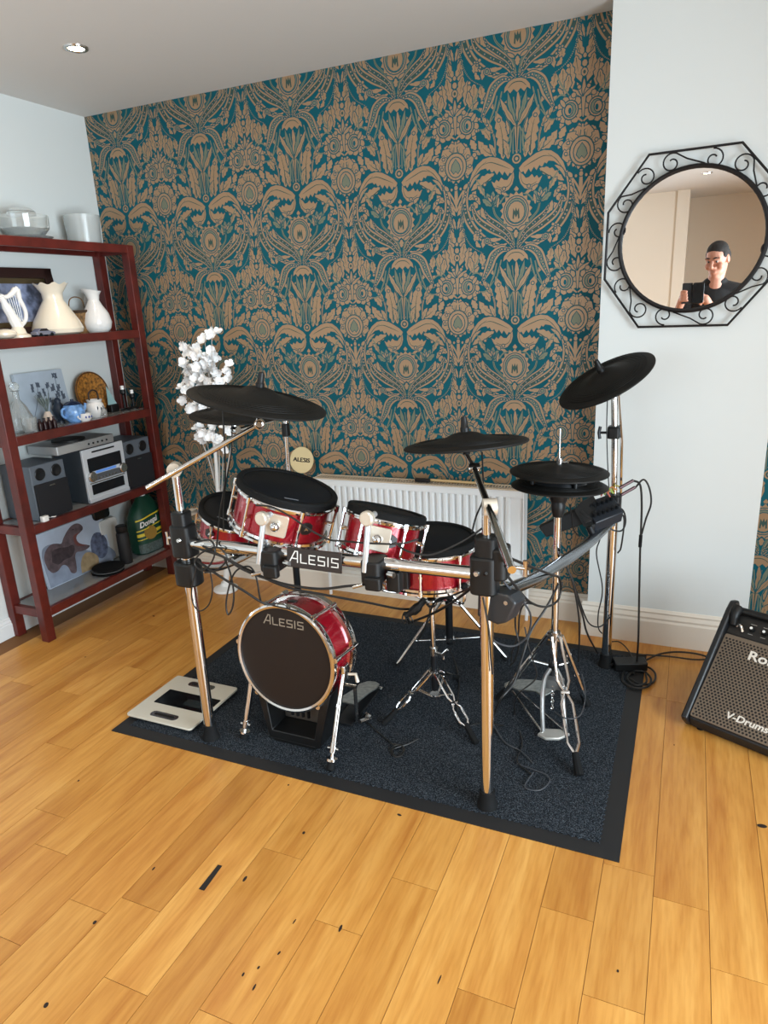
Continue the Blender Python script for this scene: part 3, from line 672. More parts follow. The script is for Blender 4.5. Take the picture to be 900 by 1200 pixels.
# -- second tier
def leaning(name, label, cat, y0, y1, z0, hgt, lean, thick, x0=.03, group=None):
    """a flat panel leaning back on the wall; returns thing and matrix (local x=y axis world, y=up, z=out)"""
    th = thing(name, label, cat, (x0+lean, (y0+y1)/2, z0))
    up = V((-lean, 0, sqrt(max(.001, hgt*hgt-lean*lean)))).normalized(); yy = V((0,1,0)); out = yy.cross(up)
    M = Matrix(((yy.x, up.x, out.x), (yy.y, up.y, out.y), (yy.z, up.z, out.z))).to_4x4(); M.translation = V((x0+lean, (y0+y1)/2, z0))
    return th, M
y0, y1 = -.95, sy(70, 360, .05); hgt = .315
t, M = leaning('picture_frame', 'large framed photo in dark wood leaning behind the porcelain on the second tier', 'picture', y0, y1, SZ[1], hgt, .045, .02, .012)
w_ = y1-y0; fw = .045; m_ = MB()
for (a, b, c, d) in ((0,hgt-fw/2,w_,fw),(0,fw/2,w_,fw),(-w_/2+fw/2,hgt/2,fw,hgt),(w_/2-fw/2,hgt/2,fw,hgt)): m_.box((a,b,.008),(c,d,.022),M)
m_.build('frame', mat('dark_walnut','#2a1411',.4), t, bevel=.003)
m_ = MB()
for (a, b, c, d) in ((0,hgt-fw-.012,w_-2*fw,.024),(0,fw+.012,w_-2*fw,.024),(-w_/2+fw+.012,hgt/2,.024,hgt-2*fw),(w_/2-fw-.012,hgt/2,.024,hgt-2*fw)): m_.box((a,b,.006),(c,d,.008),M)
m_.build('mount', mat('olive_mount','#4a3d22',.7), t)
MB().box((0,hgt/2,.002),(w_-2*fw-.04,hgt-2*fw-.04,.006),M).build('photo', mat('photo_print','#79819a',.4, noise_amt=.75, nscale=22), t)
def harp(px, py, x):
    yb = sy(px, py, x); z = SZ[1]; t = thing('porcelain_harp', 'white porcelain harp ornament in front of the framed photo', 'ornament', (x, yb, z))
    m_ = MB(); m_.lathe([(0,0),(.05,0),(.05,.012),(.034,.02),(.03,.035),(.022,.05),(0,.05)], Matrix.Translation((x, yb, z))); m_.build('pedestal', cream, t)
    f = lambda u, v: V((x, yb+u, z+v)); m_ = MB()
    m_.tube([f(.005,.045), f(-.02,.1), f(-.052,.17), f(-.058,.186)], [.024,.02,.013,.008], 10, 4)
    m_.tube([f(-.058,.186), f(-.03,.178), f(.0,.19), f(.022,.207), f(.035,.218)], [.008,.010,.012,.014,.008], 10, 4)
    m_.tube([f(.035,.212), f(.038,.17), f(.056,.12), f(.05,.08), f(.018,.052)], [.012,.01,.009,.009,.01], 10, 4)
    m_.build('harp_frame', white_p, t)
    m_ = MB()
    for i in range(6): m_.tube([f(-.035+.013*i,.182+.003*i), f(-.012+.009*i,.10-.006*i)], .0012, 5)
    m_.build('strings', white_p, t)
harp(22, 391, .19)
yv = sy(69, 391, .14)
tag(MB().lathe([(0,0),(.085,0),(.112,.012),(.118,.03),(.105,.065),(.07,.125),(.046,.165),(.048,.195),(.072,.232),(.078,.238),(.070,.235),(.044,.195),(.04,.165),(.03,.1),(0,.06)], Matrix.Translation((.14, yv, SZ[1])), 48,
    wob=lambda r,z,a: (r*(1+.06*max(0,(z-.19)/.05)*sin(9*a)), z+.006*max(0,(z-.2)/.04)*sin(9*a))).build('ruffled_vase', cream, loc=(.14,yv,SZ[1])), 'big cream bell-shaped vase with ruffled mouth on the second tier', 'vase')
yp = sy(115, 387, .13); t = thing('white_pitcher', 'slim white pitcher vase with relief beside the big cream vase', 'pitcher', (.13, yp, SZ[1]))
MB().lathe([(0,0),(.05,0),(.068,.02),(.075,.05),(.065,.095),(.04,.135),(.028,.16),(.032,.185),(.045,.205),(.040,.205),(.024,.165),(.03,.13),(0,.1)], Matrix.Translation((.13,yp,SZ[1])), 40,
    wob=lambda r,z,a: (r*(1+.5*max(0,(z-.17)/.04)*max(0,cos(a+pi/2))**3), z+.012*max(0,(z-.17)/.04)*max(0,cos(a+pi/2))**2)).build('body', white_p, t)
MB().tube([(.102,yp+.01,SZ[1]+.195),(.07,yp+.012,SZ[1]+.18),(.058,yp+.012,SZ[1]+.13),(.062,yp+.01,SZ[1]+.075)],.006,8,5).build('handle', white_p, t)
yk = sy(93, 378, .07); t = thing('wicker_basket', 'small brown wicker basket with hoop handle behind the two white vases', 'basket', (.07, yk, SZ[1]))
wick = mat('wicker_brown','#7a5a35',.8,noise_amt=.5,nscale=90)
MB().lathe([(0,0),(.05,0),(.06,.11),(.054,.11),(.045,.01),(0,.01)], Matrix.Translation((.07,yk,SZ[1])), 28, wob=lambda r,z,a:(r*(1+.03*sin(14*a)*(1 if int(z*60)%2 else -1)),z)).build('body', wick, t)
MB().torus(Matrix.Translation((.07,yk,SZ[1]+.108)),.058,.007,28,8).build('rim', mat('wicker_dark','#3a2716',.8), t)
MB().tube([(.07,yk-.055,SZ[1]+.11),(.07,yk-.04,SZ[1]+.165),(.07,yk,SZ[1]+.18),(.07,yk+.04,SZ[1]+.165),(.07,yk+.055,SZ[1]+.11)],.003,6,5).build('handle', wick, t)
def toycar(px, py, x):
    yb = sy(px, py, x); z = SZ[1]; t = thing('toy_car', 'tiny silver toy car parked before the big cream vase', 'toy', (x, yb, z))
    M = Matrix.Translation((x, yb, z)) @ Matrix.Rotation(pi/2, 4, 'Z')
    side = [(-.05,.008),(.052,.008),(.054,.018),(.04,.023),(.022,.026),(.008,.037),(-.026,.037),(-.042,.025),(-.052,.022)]
    M2 = M @ Matrix.Rotation(pi/2, 4, 'X')
    MB().prism(side, -.021, .021, M2).build('body', mat('toy_silver','#8d8fa0',.25,.5), t, bevel=.002)
    MB().prism([(-.036,.026),(.018,.026),(.006,.0355),(-.025,.0355)], -.0216, .0216, M2).build('windows', mat('toy_glass','#15161c',.15), t)
    for a in (-.03,.032):
        for b in (-.019,.019): MB().cyl(M @ V((a,b-.003,.009)), M @ V((a,b+.003,.009)), .009, n=14).build('wheel', rubber, t)
toycar(50, 388, .222)
tag(MB().ball((0,0,0),.05,Matrix.Translation((.2, sy(5,390,.2), SZ[1]+.022)),16,(1,1.1,.44)).build('cream_shell', cream, loc=(.2,sy(5,390,.2),SZ[1])), 'low rounded cream dish at the left end of the second tier', 'ornament')
# -- third tier
z2 = SZ[2]; a0 = sy(15, 437, .03); a1 = sy(72, 432, .03); hg = .255
t, M = leaning('canvas_print', 'grey canvas print with dark flower sprigs leaning on the wall', 'picture', a0, a1, z2, hg, .03, .02, .012); w_ = a1-a0
MB().box((0,hg/2,.006),(w_,hg,.018),M).build('canvas', mat('canvas_grey','#a9b4bf',.7,noise_amt=.12,nscale=9), t)
m_ = MB(); rr = random.Random(5)
for (u, v) in ((-.02,.2),(.03,.19),(.09,.225),(.06,.17),(.1,.16),(.08,.13),(.11,.125),(-.06,.18),(-.03,.14),(.0,.15),(.03,.1)):
    for q in range(3):
        a = rr.random()*6.28; c = (u+.008*cos(a), v+.01*sin(a)); m_.poly([M @ V((c[0]+.010*cos(b)*(.6+.5*(k%2)), c[1]+.016*sin(b)*(.6+.5*(k%2)), .0154+.0002*q)) for k, b in enumerate([i*pi/4 for i in range(8)])])
for (u, v, u2, v2) in ((-.1,.02,-.02,.2),(0,.02,.03,.19),(.06,.02,.09,.22),(.03,.02,.1,.16)): m_.tube([M @ V((u,v,.0155)), M @ V(((u+u2)/2+.01,(v+v2)/2,.0155)), M @ V((u2,v2,.0155))], .0012, 5, 4)
m_.build('sprig_print', mat('print_slate','#4a525f',.7), t, smooth=False)
yw = sy(107, 462, .05); zr = .112
t = thing('woven_plate', 'round brown woven plate standing on edge at the back of the third tier', 'plate', (.06, yw, z2))
M = frame((.05, yw, z2+zr), (1,0,.16)); MB().lathe([(0,0),(.09,.002),(zr,.012),(zr,.016),(.09,.008),(.03,.006),(0,.006)], M, 44).build('disc', mat('woven_brown','#9a6526',.6,noise_amt=.75,nscale=75), t)
m_ = MB()
for r0 in (.107,): m_.torus(M @ Matrix.Translation((0,0,.009 if r0<.1 else .015)), r0, .003, 40, 6)
m_.build('woven_rings', mat('woven_dark','#4d2a10',.6,noise_amt=.5,nscale=60), t)
def pot(name, label, cat, px, py, x, prof, mt, n=28, extra=None):
    yb = sy(px, py, x); t = thing(name, label, cat, (x, yb, z2)); T = Matrix.Translation((x, yb, z2))
    MB().lathe(prof, T, n).build('body', mt, t)
    if extra: extra(t, x, yb, T)
    return t
bluep = mat('blue_china','#6f9bd0',.2,coat=.4,noise_amt=.5,nscale=40)
def lid_x(t, x, y, T):
    MB().lathe([(.044,.088),(.03,.1),(.008,.106),(.008,.114),(0,.116)], T).build('lid', mat('navy_glaze','#1b2740',.25), t)
    MB().tube([(x,y+.045,z2+.04),(x+.01,y+.062,z2+.06),(x+.012,y+.07,z2+.085)],[.011,.009,.007],8,4).build('spout', bluep, t)
    MB().tube([(x,y-.04,z2+.075),(x,y-.068,z2+.07),(x,y-.07,z2+.04),(x,y-.045,z2+.025)],.006,8,5).build('handle', bluep, t)
pot('teapot', 'small blue and white teapot with navy lid on the third tier', 'teapot', 88, 492, .17, [(0,0),(.03,0),(.048,.02),(.055,.045),(.05,.072),(.042,.088),(0,.088)], bluep, extra=lid_x)
def jug_x(t, x, y, T):
    MB().tube([(x,y-.03,z2+.085),(x,y-.028,z2+.125),(x,y,z2+.14),(x,y+.028,z2+.125),(x,y+.03,z2+.085)],.004,8,5).build('hoop_handle', mat('dark_handle','#2b211c',.5), t)
    m_ = MB(); 
    for (a, zz) in ((-.5,.05),(-.1,.045),(.25,.05)): m_.ball((.045*cos(a)+.0006,.045*sin(a),zz),.006,T,8,(.4,.7,1.6))
    m_.build('painted_leaf', mat('leaf_paint','#39424f',.4), t)
pot('white_jug', 'small white pot with dark leaf marks and hoop handle beside the teapot', 'pot', 113, 487, .16, [(0,0),(.028,0),(.042,.02),(.047,.045),(.042,.068),(.035,.078),(.04,.092),(.036,.092),(.03,.078),(0,.06)], white_p, extra=jug_x)
def cup_x(t, x, y, T):
    m_ = MB()
    for a in (-.6,-.1,.5): m_.ball((.031*cos(a),.031*sin(a),.024),.006,T,8,(.4,1,1))
    m_.build('painted_flower', mat('flower_paint','#3d4f9a',.4), t)
    MB().tube([(x,y-.028,z2+.036),(x,y-.046,z2+.03),(x,y-.03,z2+.014)],.004,8,5).build('handle', white_p, t)
pot('tea_cup', 'tiny white cup with blue flowers at the front of the third tier', 'cup', 101, 496, .215, [(0,0),(.02,0),(.03,.015),(.033,.042),(.030,.042),(.024,.012),(0,.008)], white_p, extra=cup_x)
def dec_x(t, x, y, T): MB().lathe([(.012,.19),(.02,.2),(.022,.215),(.012,.228),(0,.23)], T).build('stopper', glass, t)
pot('glass_decanter', 'clear glass decanter at the near end of the third tier', 'decanter', 27, 507, .13, [(0,0),(.05,0),(.056,.02),(.055,.07),(.035,.12),(.014,.15),(.014,.185),(.022,.192),(.012,.19),(.01,.15),(.03,.11),(.048,.06),(.045,.01),(0,.008)], glass, extra=dec_x)
pot('glass_tumbler', 'low clear glass tumbler in front of the decanter', 'glass', 37, 510, .2, [(0,0),(.03,0),(.035,.07),(.032,.07),(.028,.008),(0,.008)], glass)
# dried posy in a little vase
def posy_x(t, x, y, T):
    m_ = MB()
    for i in range(9):
        a = i*.7; m_.tube([(x,y,z2+.06),(x+.01*cos(a),y+.02*sin(a)-.005,z2+.11),(x+.02*cos(a),y+.04*sin(a)-.015,z2+.15+.006*(i%3))],[.0015,.004,.001],5,3)
    m_.build('feather_stems', mat('feather_grey','#707a76',.8), t)
pot('bud_vase', 'small pale bud vase with grey feathers before the canvas print', 'vase', 58, 497, .12, [(0,0),(.022,0),(.03,.025),(.018,.055),(.012,.07),(.010,.07),(0,.03)], mat('pale_blush','#d8c6b8',.4), extra=posy_x)
pot('dark_bird', 'small dark blue bird figurine behind the teapot', 'figurine', 72, 497, .09, [(0,0),(.02,0),(.02,.008),(.012,.012),(.026,.04),(.03,.065),(.02,.09),(.015,.098),(.016,.112),(.008,.122),(0,.124)], mat('slate_blue','#2b3442',.4))
dkred = mat('dark_red_glaze','#240d12',.25)
for i, px in enumerate((48, 53.5, 59, 64.5)):
    yb = sy(px, 504-i*1.2, .215); lb = ('nearest the decanter','second from the decanter','third from the decanter','nearest the teapot')[i]
    tag(MB().lathe([(0,0),(.011,0),(.012,.035),(.006,.043),(.0055,.052),(.008,.055),(0,.057)], Matrix.Translation((.215,yb,z2)), 14).build('miniature_bottle', dkred, loc=(.215,yb,z2)), 'tiny dark red bottle in the front row of the third tier, '+lb, 'bottle', 'miniature dark bottles')
yt = sy(133, 482, .1); t = thing('sail_ornament', 'pale triangular sail ornament on dark base right of the woven plate', 'ornament', (.1, yt, z2))
MB().rbox((.1,yt,z2+.02),(.04,.06,.04),.008).build('base', blackp, t, bevel=.003); MB().prism([(-.03,.04),(.032,.04),(-.025,.14)],-.002,.002, Matrix(((0,0,1,.1),(1,0,0,yt),(0,1,0,z2),(0,0,0,1)))).build('sail', mat('sail_teal','#9fc3c3',.4), t)
for i, (px, py, hh) in enumerate(((147, 480, .115), (157, 478, .085))):
    yb = sy(px, py, .14); t = thing('candle_holder', ('taller','shorter')[i]+' black candle holder at the wallpaper end of the third tier', 'candle holder', (.14, yb, z2))
    T = Matrix.Translation((.14,yb,z2)); MB().lathe([(0,0),(.026,0),(.026,.006),(.007,.014),(.006,hh-.03),(.016,hh-.02),(.016,hh),(0,hh)], T, 18).build('stem', blackp, t)
    MB().cyl((.14,yb,z2+hh),(.14,yb,z2+hh+.02),.010).build('candle', white_p, t)
yb = sy(122, 484, .21); tag(MB().lathe([(0,0),(.014,0),(.016,.03),(.009,.042),(.009,.05),(0,.052)], Matrix.Translation((.21,yb,z2)),16).build('glass_bottle', glass, loc=(.21,yb,z2)), 'tiny clear glass bottle beside the white pot', 'bottle')
# -- fourth tier: stereo
z3 = SZ[3]; silver = mat('stereo_silver','#d3dae2',.4,.2); slate = mat('speaker_grey','#5d6670',.5); cloth = mat('grille_cloth','#12141a',.8)
XF = .225
def yz(px, py, x=XF): p = at(px, py, x=x); return p.y, p.z
yl, yr = yz(106, 590)[0], yz(152, 575)[0]; ym = (yl+yr)/2; wd = yr-yl; ht = .275
t = thing('stereo_system', 'silver mini stereo with black display and two round dials between the speakers', 'stereo', (.12, ym, z3))
MB().box((.118, ym, z3+.004+ht/2), (.19, wd, ht)).build('cabinet', mat('stereo_side','#3c444c',.5), t, bevel=.003)
F = Matrix(((0,0,1,.213),(1,0,0,ym),(0,1,0,z3+.004),(0,0,0,1)))      # local x=y, y=z, z=out
MB().rbox((0,ht/2,.006),(wd,ht,.012),.004,F).build('fascia', silver, t, bevel=.001)
MB().rbox((0,ht*.70,.0125),(wd*.82,ht*.25,.002),.004,F).build('display', mat('display_black','#14171d',.15), t)
MB().rbox((0,ht*.545,.013),(wd*.5,.012,.002),.004,F).build('display_strip', mat('display_blue','#5a83c8',.3, emit='#5a90e0', estr=.35), t)
MB().rbox((0,ht*.45,.0125),(wd*.9,ht*.12,.004),.015,F).build('control_bar', mat('dial_bar','#6a6f76',.35,.4), t)
for u in (-.37,.40):
    MB().lathe([(0,.012),(.026,.012),(.026,.024),(.022,.028),(0,.028)], F @ Matrix.Translation((u*wd,ht*.47+.004,0)), 28).build('dial', chrome2, t)
for i in range(6): MB().cyl(F @ V((-.2*wd+i*.08*wd,ht*.43,.012)), F @ V((-.2*wd+i*.08*wd,ht*.43,.019)), .005, n=10).build('button', chrome2, t)
MB().rbox((0,ht*.235,.0125),(wd*.8,ht*.19,.002),.003,F).build('cassette_door', mat('display_black','#14171d',.15), t)
MB().box((0,ht*.36,.013),(wd*.86,.006,.004),F).build('trim_strip', chrome2, t)
MB().box((0,ht*.93,.0125),(wd*.55,.008,.002),F).build('disc_slot', blackp, t)
MB().rbox((0,.012,.010),(wd,.02,.012),.004,F).build('foot_bar', silver, t)
def speaker(lb, pl, pr, top):
    y0_, y1_ = yz(*pl)[0], yz(*pr)[0]; w_ = y1_-y0_; yc_ = (y0_+y1_)/2; h_ = .262
    t = thing('bookshelf_speaker', lb, 'speaker', (.12, yc_, z3), 'stereo speakers')
    MB().box((.115, yc_, z3+.002+h_/2), (.2, w_, h_)).build('cabinet', slate, t, bevel=.004)
    Fm = Matrix(((0,0,1,.2155),(1,0,0,yc_),(0,1,0,z3+.002),(0,0,0,1)))
    MB().rbox((0,h_*.34,.006),(w_*.96,h_*.64,.014),.006,Fm).build('grille', cloth, t, bevel=.003)
    MB().box((.0,h_*.6,.0135),(.03,.005,.001),Fm).build('badge', chrome2, t)
    for u in (-.24,.24): MB().lathe([(0,.001),(.012,.0015),(.02,.004),(.026,.004),(.03,.001),(.03,0),(0,0)], Fm @ Matrix.Translation((u*w_,h_*.83,0)), 24).build('tweeter', darkmetal, t)
speaker('grey bookshelf speaker with black grille, left of the silver stereo', (47, 606), (86, 596), 0)
speaker('grey bookshelf speaker with black grille, right of the silver stereo', (152, 574), (183, 566), 0)
yt0, yt1 = yz(45, 520)[0], yz(140, 505)[0]
t = thing('record_player', 'silver record player lying flat on top of the stereo', 'record player', (.12, (yt0+yt1)/2, z3+.284))
MB().rbox((.13,(yt0+yt1)/2+.02,z3+.284+.022),(.2,.37,.042),.008).build('plinth', mat('turntable_silver','#a6a9ab',.35,.4), t, bevel=.003)
MB().cyl((.13,(yt0+yt1)/2,z3+.327),(.13,(yt0+yt1)/2,z3+.335),.08,n=30).build('platter', blackp, t)
for i in range(5): MB().cyl((.2305,(yt0+yt1)/2+.03+i*.03,z3+.305),(.234,(yt0+yt1)/2+.03+i*.03,z3+.305),.005,n=10).build('button', darkmetal, t)
yq = sy(52, 607, .236); t = thing('power_plug', 'small white plug lying before the left speaker by the near post', 'plug', (.236, yq, z3))
MB().rbox((.236, yq, z3+.014),(.026,.034,.028),.006).build('plug_body', white_p, t, bevel=.003)
MB().tube([(.236,yq+.015,z3+.014),(.225,yq+.04,z3+.01),(.232,yq+.06,z3+.006),(.215,yq+.085,z3+.004)],.003,6,4).build('lead', white_p, t)
# -- bottom tier
z4 = SZ[4]; b0, b1 = at(57, 690, x=.05).y, at(131, 655, x=.05).y; hg = .29
t, M = leaning('canvas_print', 'blue grey canvas print of a roaring brown dinosaur on the bottom tier', 'picture', b0, b1, z4, hg, .035, .02, .012); w_ = b1-b0
MB().box((0,hg/2,.006),(w_,hg,.018),M).build('canvas', mat('canvas_mist','#b3bfd0',.7,noise_amt=.15,nscale=6), t)
brown = mat('print_brown','#5a4c50',.75,noise_amt=.5,nscale=26); dbrown = mat('print_dark_brown','#3a2f33',.75,noise_amt=.4,nscale=40)
def flat(t, nm, pts, mt, z, sm=4):
    q = catmull([(a, b, 0) for a, b in pts + pts[:1]], sm)[:-1] if sm else [V((a, b, 0)) for a, b in pts]
    MB().poly([M @ V((p.x*w_, p.y*hg, z)) for p in q]).build(nm, mt, t, smooth=False)
flat(t, 'mist_print', [(-.49,.02),(-.49,.6),(-.40,.76),(-.2,.7),(.0,.6),(.12,.42),(.3,.3),(.48,.3),(.49,.02)], mat('print_mist','#8791a3',.75,noise_amt=.25,nscale=12), .0152)
flat(t, 'dinosaur_print', [(-.46,.36),(-.47,.54),(-.42,.68),(-.33,.75),(-.25,.73),(-.19,.70),(-.14,.78),(-.06,.88),(.03,.945),(.11,.94),(.165,.87),(.16,.80),(.11,.765),(.06,.74),(.035,.68),(.05,.60),(.10,.54),(.17,.49),(.20,.455),(.15,.42),(.06,.42),(-.01,.44),(-.05,.38),(-.06,.26),(-.09,.10),(-.16,.12),(-.19,.26),(-.25,.32),(-.33,.26),(-.41,.26)], brown, .0155)
flat(t, 'dinosaur_shade', [(-.38,.44),(-.34,.62),(-.24,.64),(-.12,.60),(-.04,.60),(-.03,.50),(-.10,.40),(-.2,.40),(-.3,.36)], dbrown, .0158)
flat(t, 'dinosaur_mouth', [(.12,.765),(.06,.735),(.035,.68),(.05,.60),(.10,.54),(.16,.495),(.09,.51),(.01,.56),(-.01,.68),(.02,.76)], mat('print_mouth','#6e3f3c',.7), .0158)
flat(t, 'dinosaur_eye', [(.0,.86),(.02,.875),(.04,.86),(.02,.85)], dbrown, .0158)
flat(t, 'rock_print', [(.20,.30),(.22,.5),(.30,.64),(.40,.62),(.47,.48),(.47,.32),(.42,.18),(.32,.14)], mat('print_slate_dark','#596178',.75,noise_amt=.5,nscale=40), .0156)
flat(t, 'ground_print', [(-.02,.03),(.0,.2),(.06,.33),(.14,.36),(.24,.28),(.28,.16),(.22,.03)], mat('print_sand','#a08a68',.75,noise_amt=.25,nscale=30), .0158)
p_ = at(120, 608, x=.04); t = thing('black_pouch', 'small glossy black pouch propped against the wall right of the dinosaur canvas', 'pouch', (.05, p_.y, z4))
MB().rbox((0,.12,0),(.13,.24,.03),.02, Matrix(((0,0,1,.028),(1,0,0,p_.y+.035),(0,1,0,z4),(0,0,0,1)))).build('white_panel', mat('off_white_box','#d5d6d2',.6), t, bevel=.004)
MB().rbox((0,.30,0),(.115,.10,.03),.02, Matrix(((0,0,1,.03),(1,0,0,p_.y),(0,1,0,z4),(0,0,0,1)))).build('glossy_cover', mat('gloss_black','#0c0d0e',.12), t, bevel=.006)
t['label'] = 'white box with glossy black top propped right of the dinosaur canvas'; t['category'] = 'box'; t.name = 'propped_box'; OFF['propped_box'] = OFF['black_pouch']
yk = sy(128, 668, .175); t = thing('black_tray', 'round black plastic tray with grey rims at the front of the bottom tier', 'tray', (.165, yk, z4))
for i in range(3): MB().lathe([(0,.004+.011*i),(.075,.004+.011*i),(.084,.009+.011*i),(.084,.013+.011*i),(.07,.011+.011*i),(0,.011+.011*i)], Matrix.Translation((.165,yk+.004*i,z4-.004)), 36).build('ring', [rubber, mat('grey_rim','#55585a',.4), rubber][i], t)
yk = sy(148, 655, .16); t = thing('black_bottle', 'tall matte black flask standing by the green bag', 'bottle', (.16, yk, z4))
T = Matrix.Translation((.16,yk,z4)); MB().lathe([(0,0),(.032,0),(.034,.006),(.034,.17),(.03,.18),(.028,.182),(0,.182)], T).build('body', mat('matte_black','#141416',.6), t)
MB().lathe([(.029,.183),(.031,.186),(.031,.215),(.026,.22),(0,.22)], T).build('cap', blackp, t)
# green carrier bag with yellow bands
b0, b1 = at(159, 660, x=.14).y, at(197, 645, x=.14).y; yc_ = (b0+b1)/2; w_ = min(.235, b1-b0); hb = .33
t = thing('green_bag', 'bulging green bag with yellow bands and white lettering on the bottom tier', 'bag', (.13, yc_, z4))
green = mat('bag_green','#0d3f2e',.45,bump=.4,bscale=25)
def bagr(v): 
    s_ = (.9,1.0,1.03,1.0,.92,.72,.42)[min(6,int(v*6.999))]; return s_
rows = [(0,.88,.8),(.02,.97,1),(.25,1.0,1.05),(.5,.99,1.02),(.68,.95,.9),(.8,.8,.7),(.9,.55,.5),(.97,.4,.36),(1.0,.36,.3)]
vs = []; n = 28
def bagpt(v, a, extra=0):
    for i in range(len(rows)-1):
        if rows[i][0] <= v <= rows[i+1][0]:
            q = (v-rows[i][0])/(rows[i+1][0]-rows[i][0]); fx = rows[i][1]+(rows[i+1][1]-rows[i][1])*q; fd = rows[i][2]+(rows[i+1][2]-rows[i][2])*q; break
    ca, sa = cos(a), sin(a); sg = lambda x, p: math.copysign(abs(x)**p, x)
    wr = 1+.015*sin(7*a+v*9)
    return V((.13 + (.065*fd*wr+extra)*sg(ca,.7), yc_ + (w_/2*fx*wr+extra)*sg(sa,.7), z4 + v*hb))
levels = [i/26 for i in range(27)]
m_ = MB(); vs = [bagpt(v, 2*pi*k/n) for v in levels for k in range(n)]
m_.add(vs, [(i*n+k, i*n+(k+1)%n, (i+1)*n+(k+1)%n, (i+1)*n+k) for i in range(26) for k in range(n)] + [tuple(range(n))[::-1], tuple(range(26*n,27*n))]); m_.build('body', green, t)
def band(nm, v0, v1, mt, slant=.06):
    m_ = MB(); A = [radians(-72+144*i/20) for i in range(21)]
    vs = [bagpt(min(.99,max(0,v0+slant*sin(a))), a, .0015) for a in A] + [bagpt(min(.99,max(0,v1+slant*sin(a))), a, .0015) for a in A]
    m_.add(vs, [(i, i+1, 22+i, 21+i) for i in range(20)]); m_.build(nm, mt, t)
yel = mat('bag_yellow','#d8c233',.5)
band('yellow_band', .665,.69, yel); band('yellow_band', .485,.505, yel); band('yellow_band', .36,.415, yel, .03); band('yellow_band', .30,.315, yel, .03)
band('clear_base', .03,.2, mat('bag_net','#4c5a58',.5,noise_amt=.5,nscale=120), 0)
txt = MB(); txt.text('Donegal', .043, Matrix.Identity(4), ext=0, bold=.0012, shear=.15, sx=.86)
nv = []
for p in txt.v:
    p.x -= .040
    a = math.asin(max(-.99,min(.99, (abs(p.x/(w_/2*1.0))**(1/.7)) if p.x>=0 else -(abs(p.x/(w_/2))**(1/.7)))))
    v = .585 + p.y/hb + .06*sin(a); nv.append(bagpt(v, a, .003))
txt.v = nv; txt.build('lettering', white_paint, t, smooth=False, weld=False)
MB().lathe([(0,.05*0+.0),(.04,0),(.04,.002),(0,.002)], frame(bagpt(.385,-.25,.002), (1,-.3,.1)), 20).build('crest', mat('crest_gold','#8a6a20',.5), t)
MB().cyl((.13,yc_,z4+hb-.004),(.13,yc_,z4+hb+.02),.02,.014).build('bag_neck', white_p, t)
# ================================================================== drum kit
def ring_lugs(mb_parent, c, n, R, d, count, a0, mt=chrome, r=.0045, base=True):
    M = frame(c, n)
    for i in range(count):
        a = a0 + 2*pi*i/count; m_ = MB()
        p = lambda rr, z: M @ V((rr*cos(a), rr*sin(a), z))
        m_.cyl(p(R+.006, .004), p(R+.006, -d-.004), r, n=10)
        m_.cyl(p(R+.006, .006), p(R+.006, -.014), r*1.7, n=10); m_.cyl(p(R+.006, -d+.014), p(R+.006, -d-.006), r*1.7, n=10)
        if base: m_.cyl(p(R-.012, -d*.5), p(R+.006, -d*.5), r*1.5, n=10)
        m_.build('tension_rod', mt, mb_parent)
def drum(name, label, c, n, R, d, group=None, lugs=6, a0=.3, badge=None, cat='drum'):
    """head centre c, axis n pointing out of the top head; R = hoop radius, d = shell depth"""
    c = V(c); n = V(n).normalized(); M = frame(c, n)
    t = thing(name, label, cat, c - n*d, group)
    MB().lathe([(R-.014,-d+.004),(R-.012,-d+.004),(R-.012,-.008),(R-.014,-.008)], M, 56).build('shell', redshell, t)
    MB().lathe([(0,.002),(R-.02,.002),(R-.016,.0),(R-.016,-.004),(0,-.004)], M, 56).build('head', mesh_head, t)
    MB().lathe([(R-.02,.000),(R-.019,.005),(R-.012,.008),(R-.003,.007),(R+.001,.002),(R+.001,-.016),(R-.012,-.018)], M, 56).build('rubber_hoop', rubber, t)
    MB().lathe([(R-.011,-.017),(R,-.016),(R+.003,-.020),(R+.003,-.024),(R-.002,-.026),(R-.003,-.032),(R-.011,-.033)], M, 56).build('top_hoop', chrome, t)
    MB().lathe([(R-.011,-d+.022),(R-.003,-d+.020),(R-.002,-d+.012),(R+.003,-d+.008),(R+.003,-d),(R-.003,-d-.003),(R-.014,-d-.003)], M, 56).build('bottom_hoop', chrome, t)
    MB().lathe([(0,-d+.004),(R-.013,-d+.004),(R-.013,-d+.008),(0,-d+.008)], M, 40).build('bottom_head', blackp, t)
    MM_ = frame(c - n*.022, n)
    ring_lugs(t, c - n*.022, n, R, d-.03, lugs, a0)
    b_ = frame(c, n)
    ta = 1.9; m_ = MB(); m_.rbox((0,0,0),(.045,.006,.001),.001, M @ Matrix.Rotation(ta,4,'Z') @ Matrix.Translation((0,R*.72,.0032)))
    m_.build('head_mark', mat('grey_print','#6d7076',.5), t)
    if badge is not None:
        B = M @ Matrix.Rotation(badge, 4, 'Z') @ Matrix.Translation((R-.0115, 0, -d*.55)) @ Matrix.Rotation(pi/2, 4, 'Y')
        o = [(.012,.022),(-.012,.022),(-.02,.008),(-.02,-.008),(-.012,-.022),(.012,-.022),(.02,-.008),(.02,.008)]
        MB().prism(o, 0, .003, B).build('badge', mat('badge_black','#151313',.3), t)
        MB().prism([(.0,.0065),(.004,-.006),(-.0005,-.003),(-.005,-.006)], .003, .004, B @ Matrix.Rotation(pi/2,4,'Z')).build('badge_mark', chrome2, t)
    return t, M
def toward(M, p):
    """angle around the drum axis that faces point p"""
    q = M.inverted() @ V(p); return atan2(q.y, q.x)

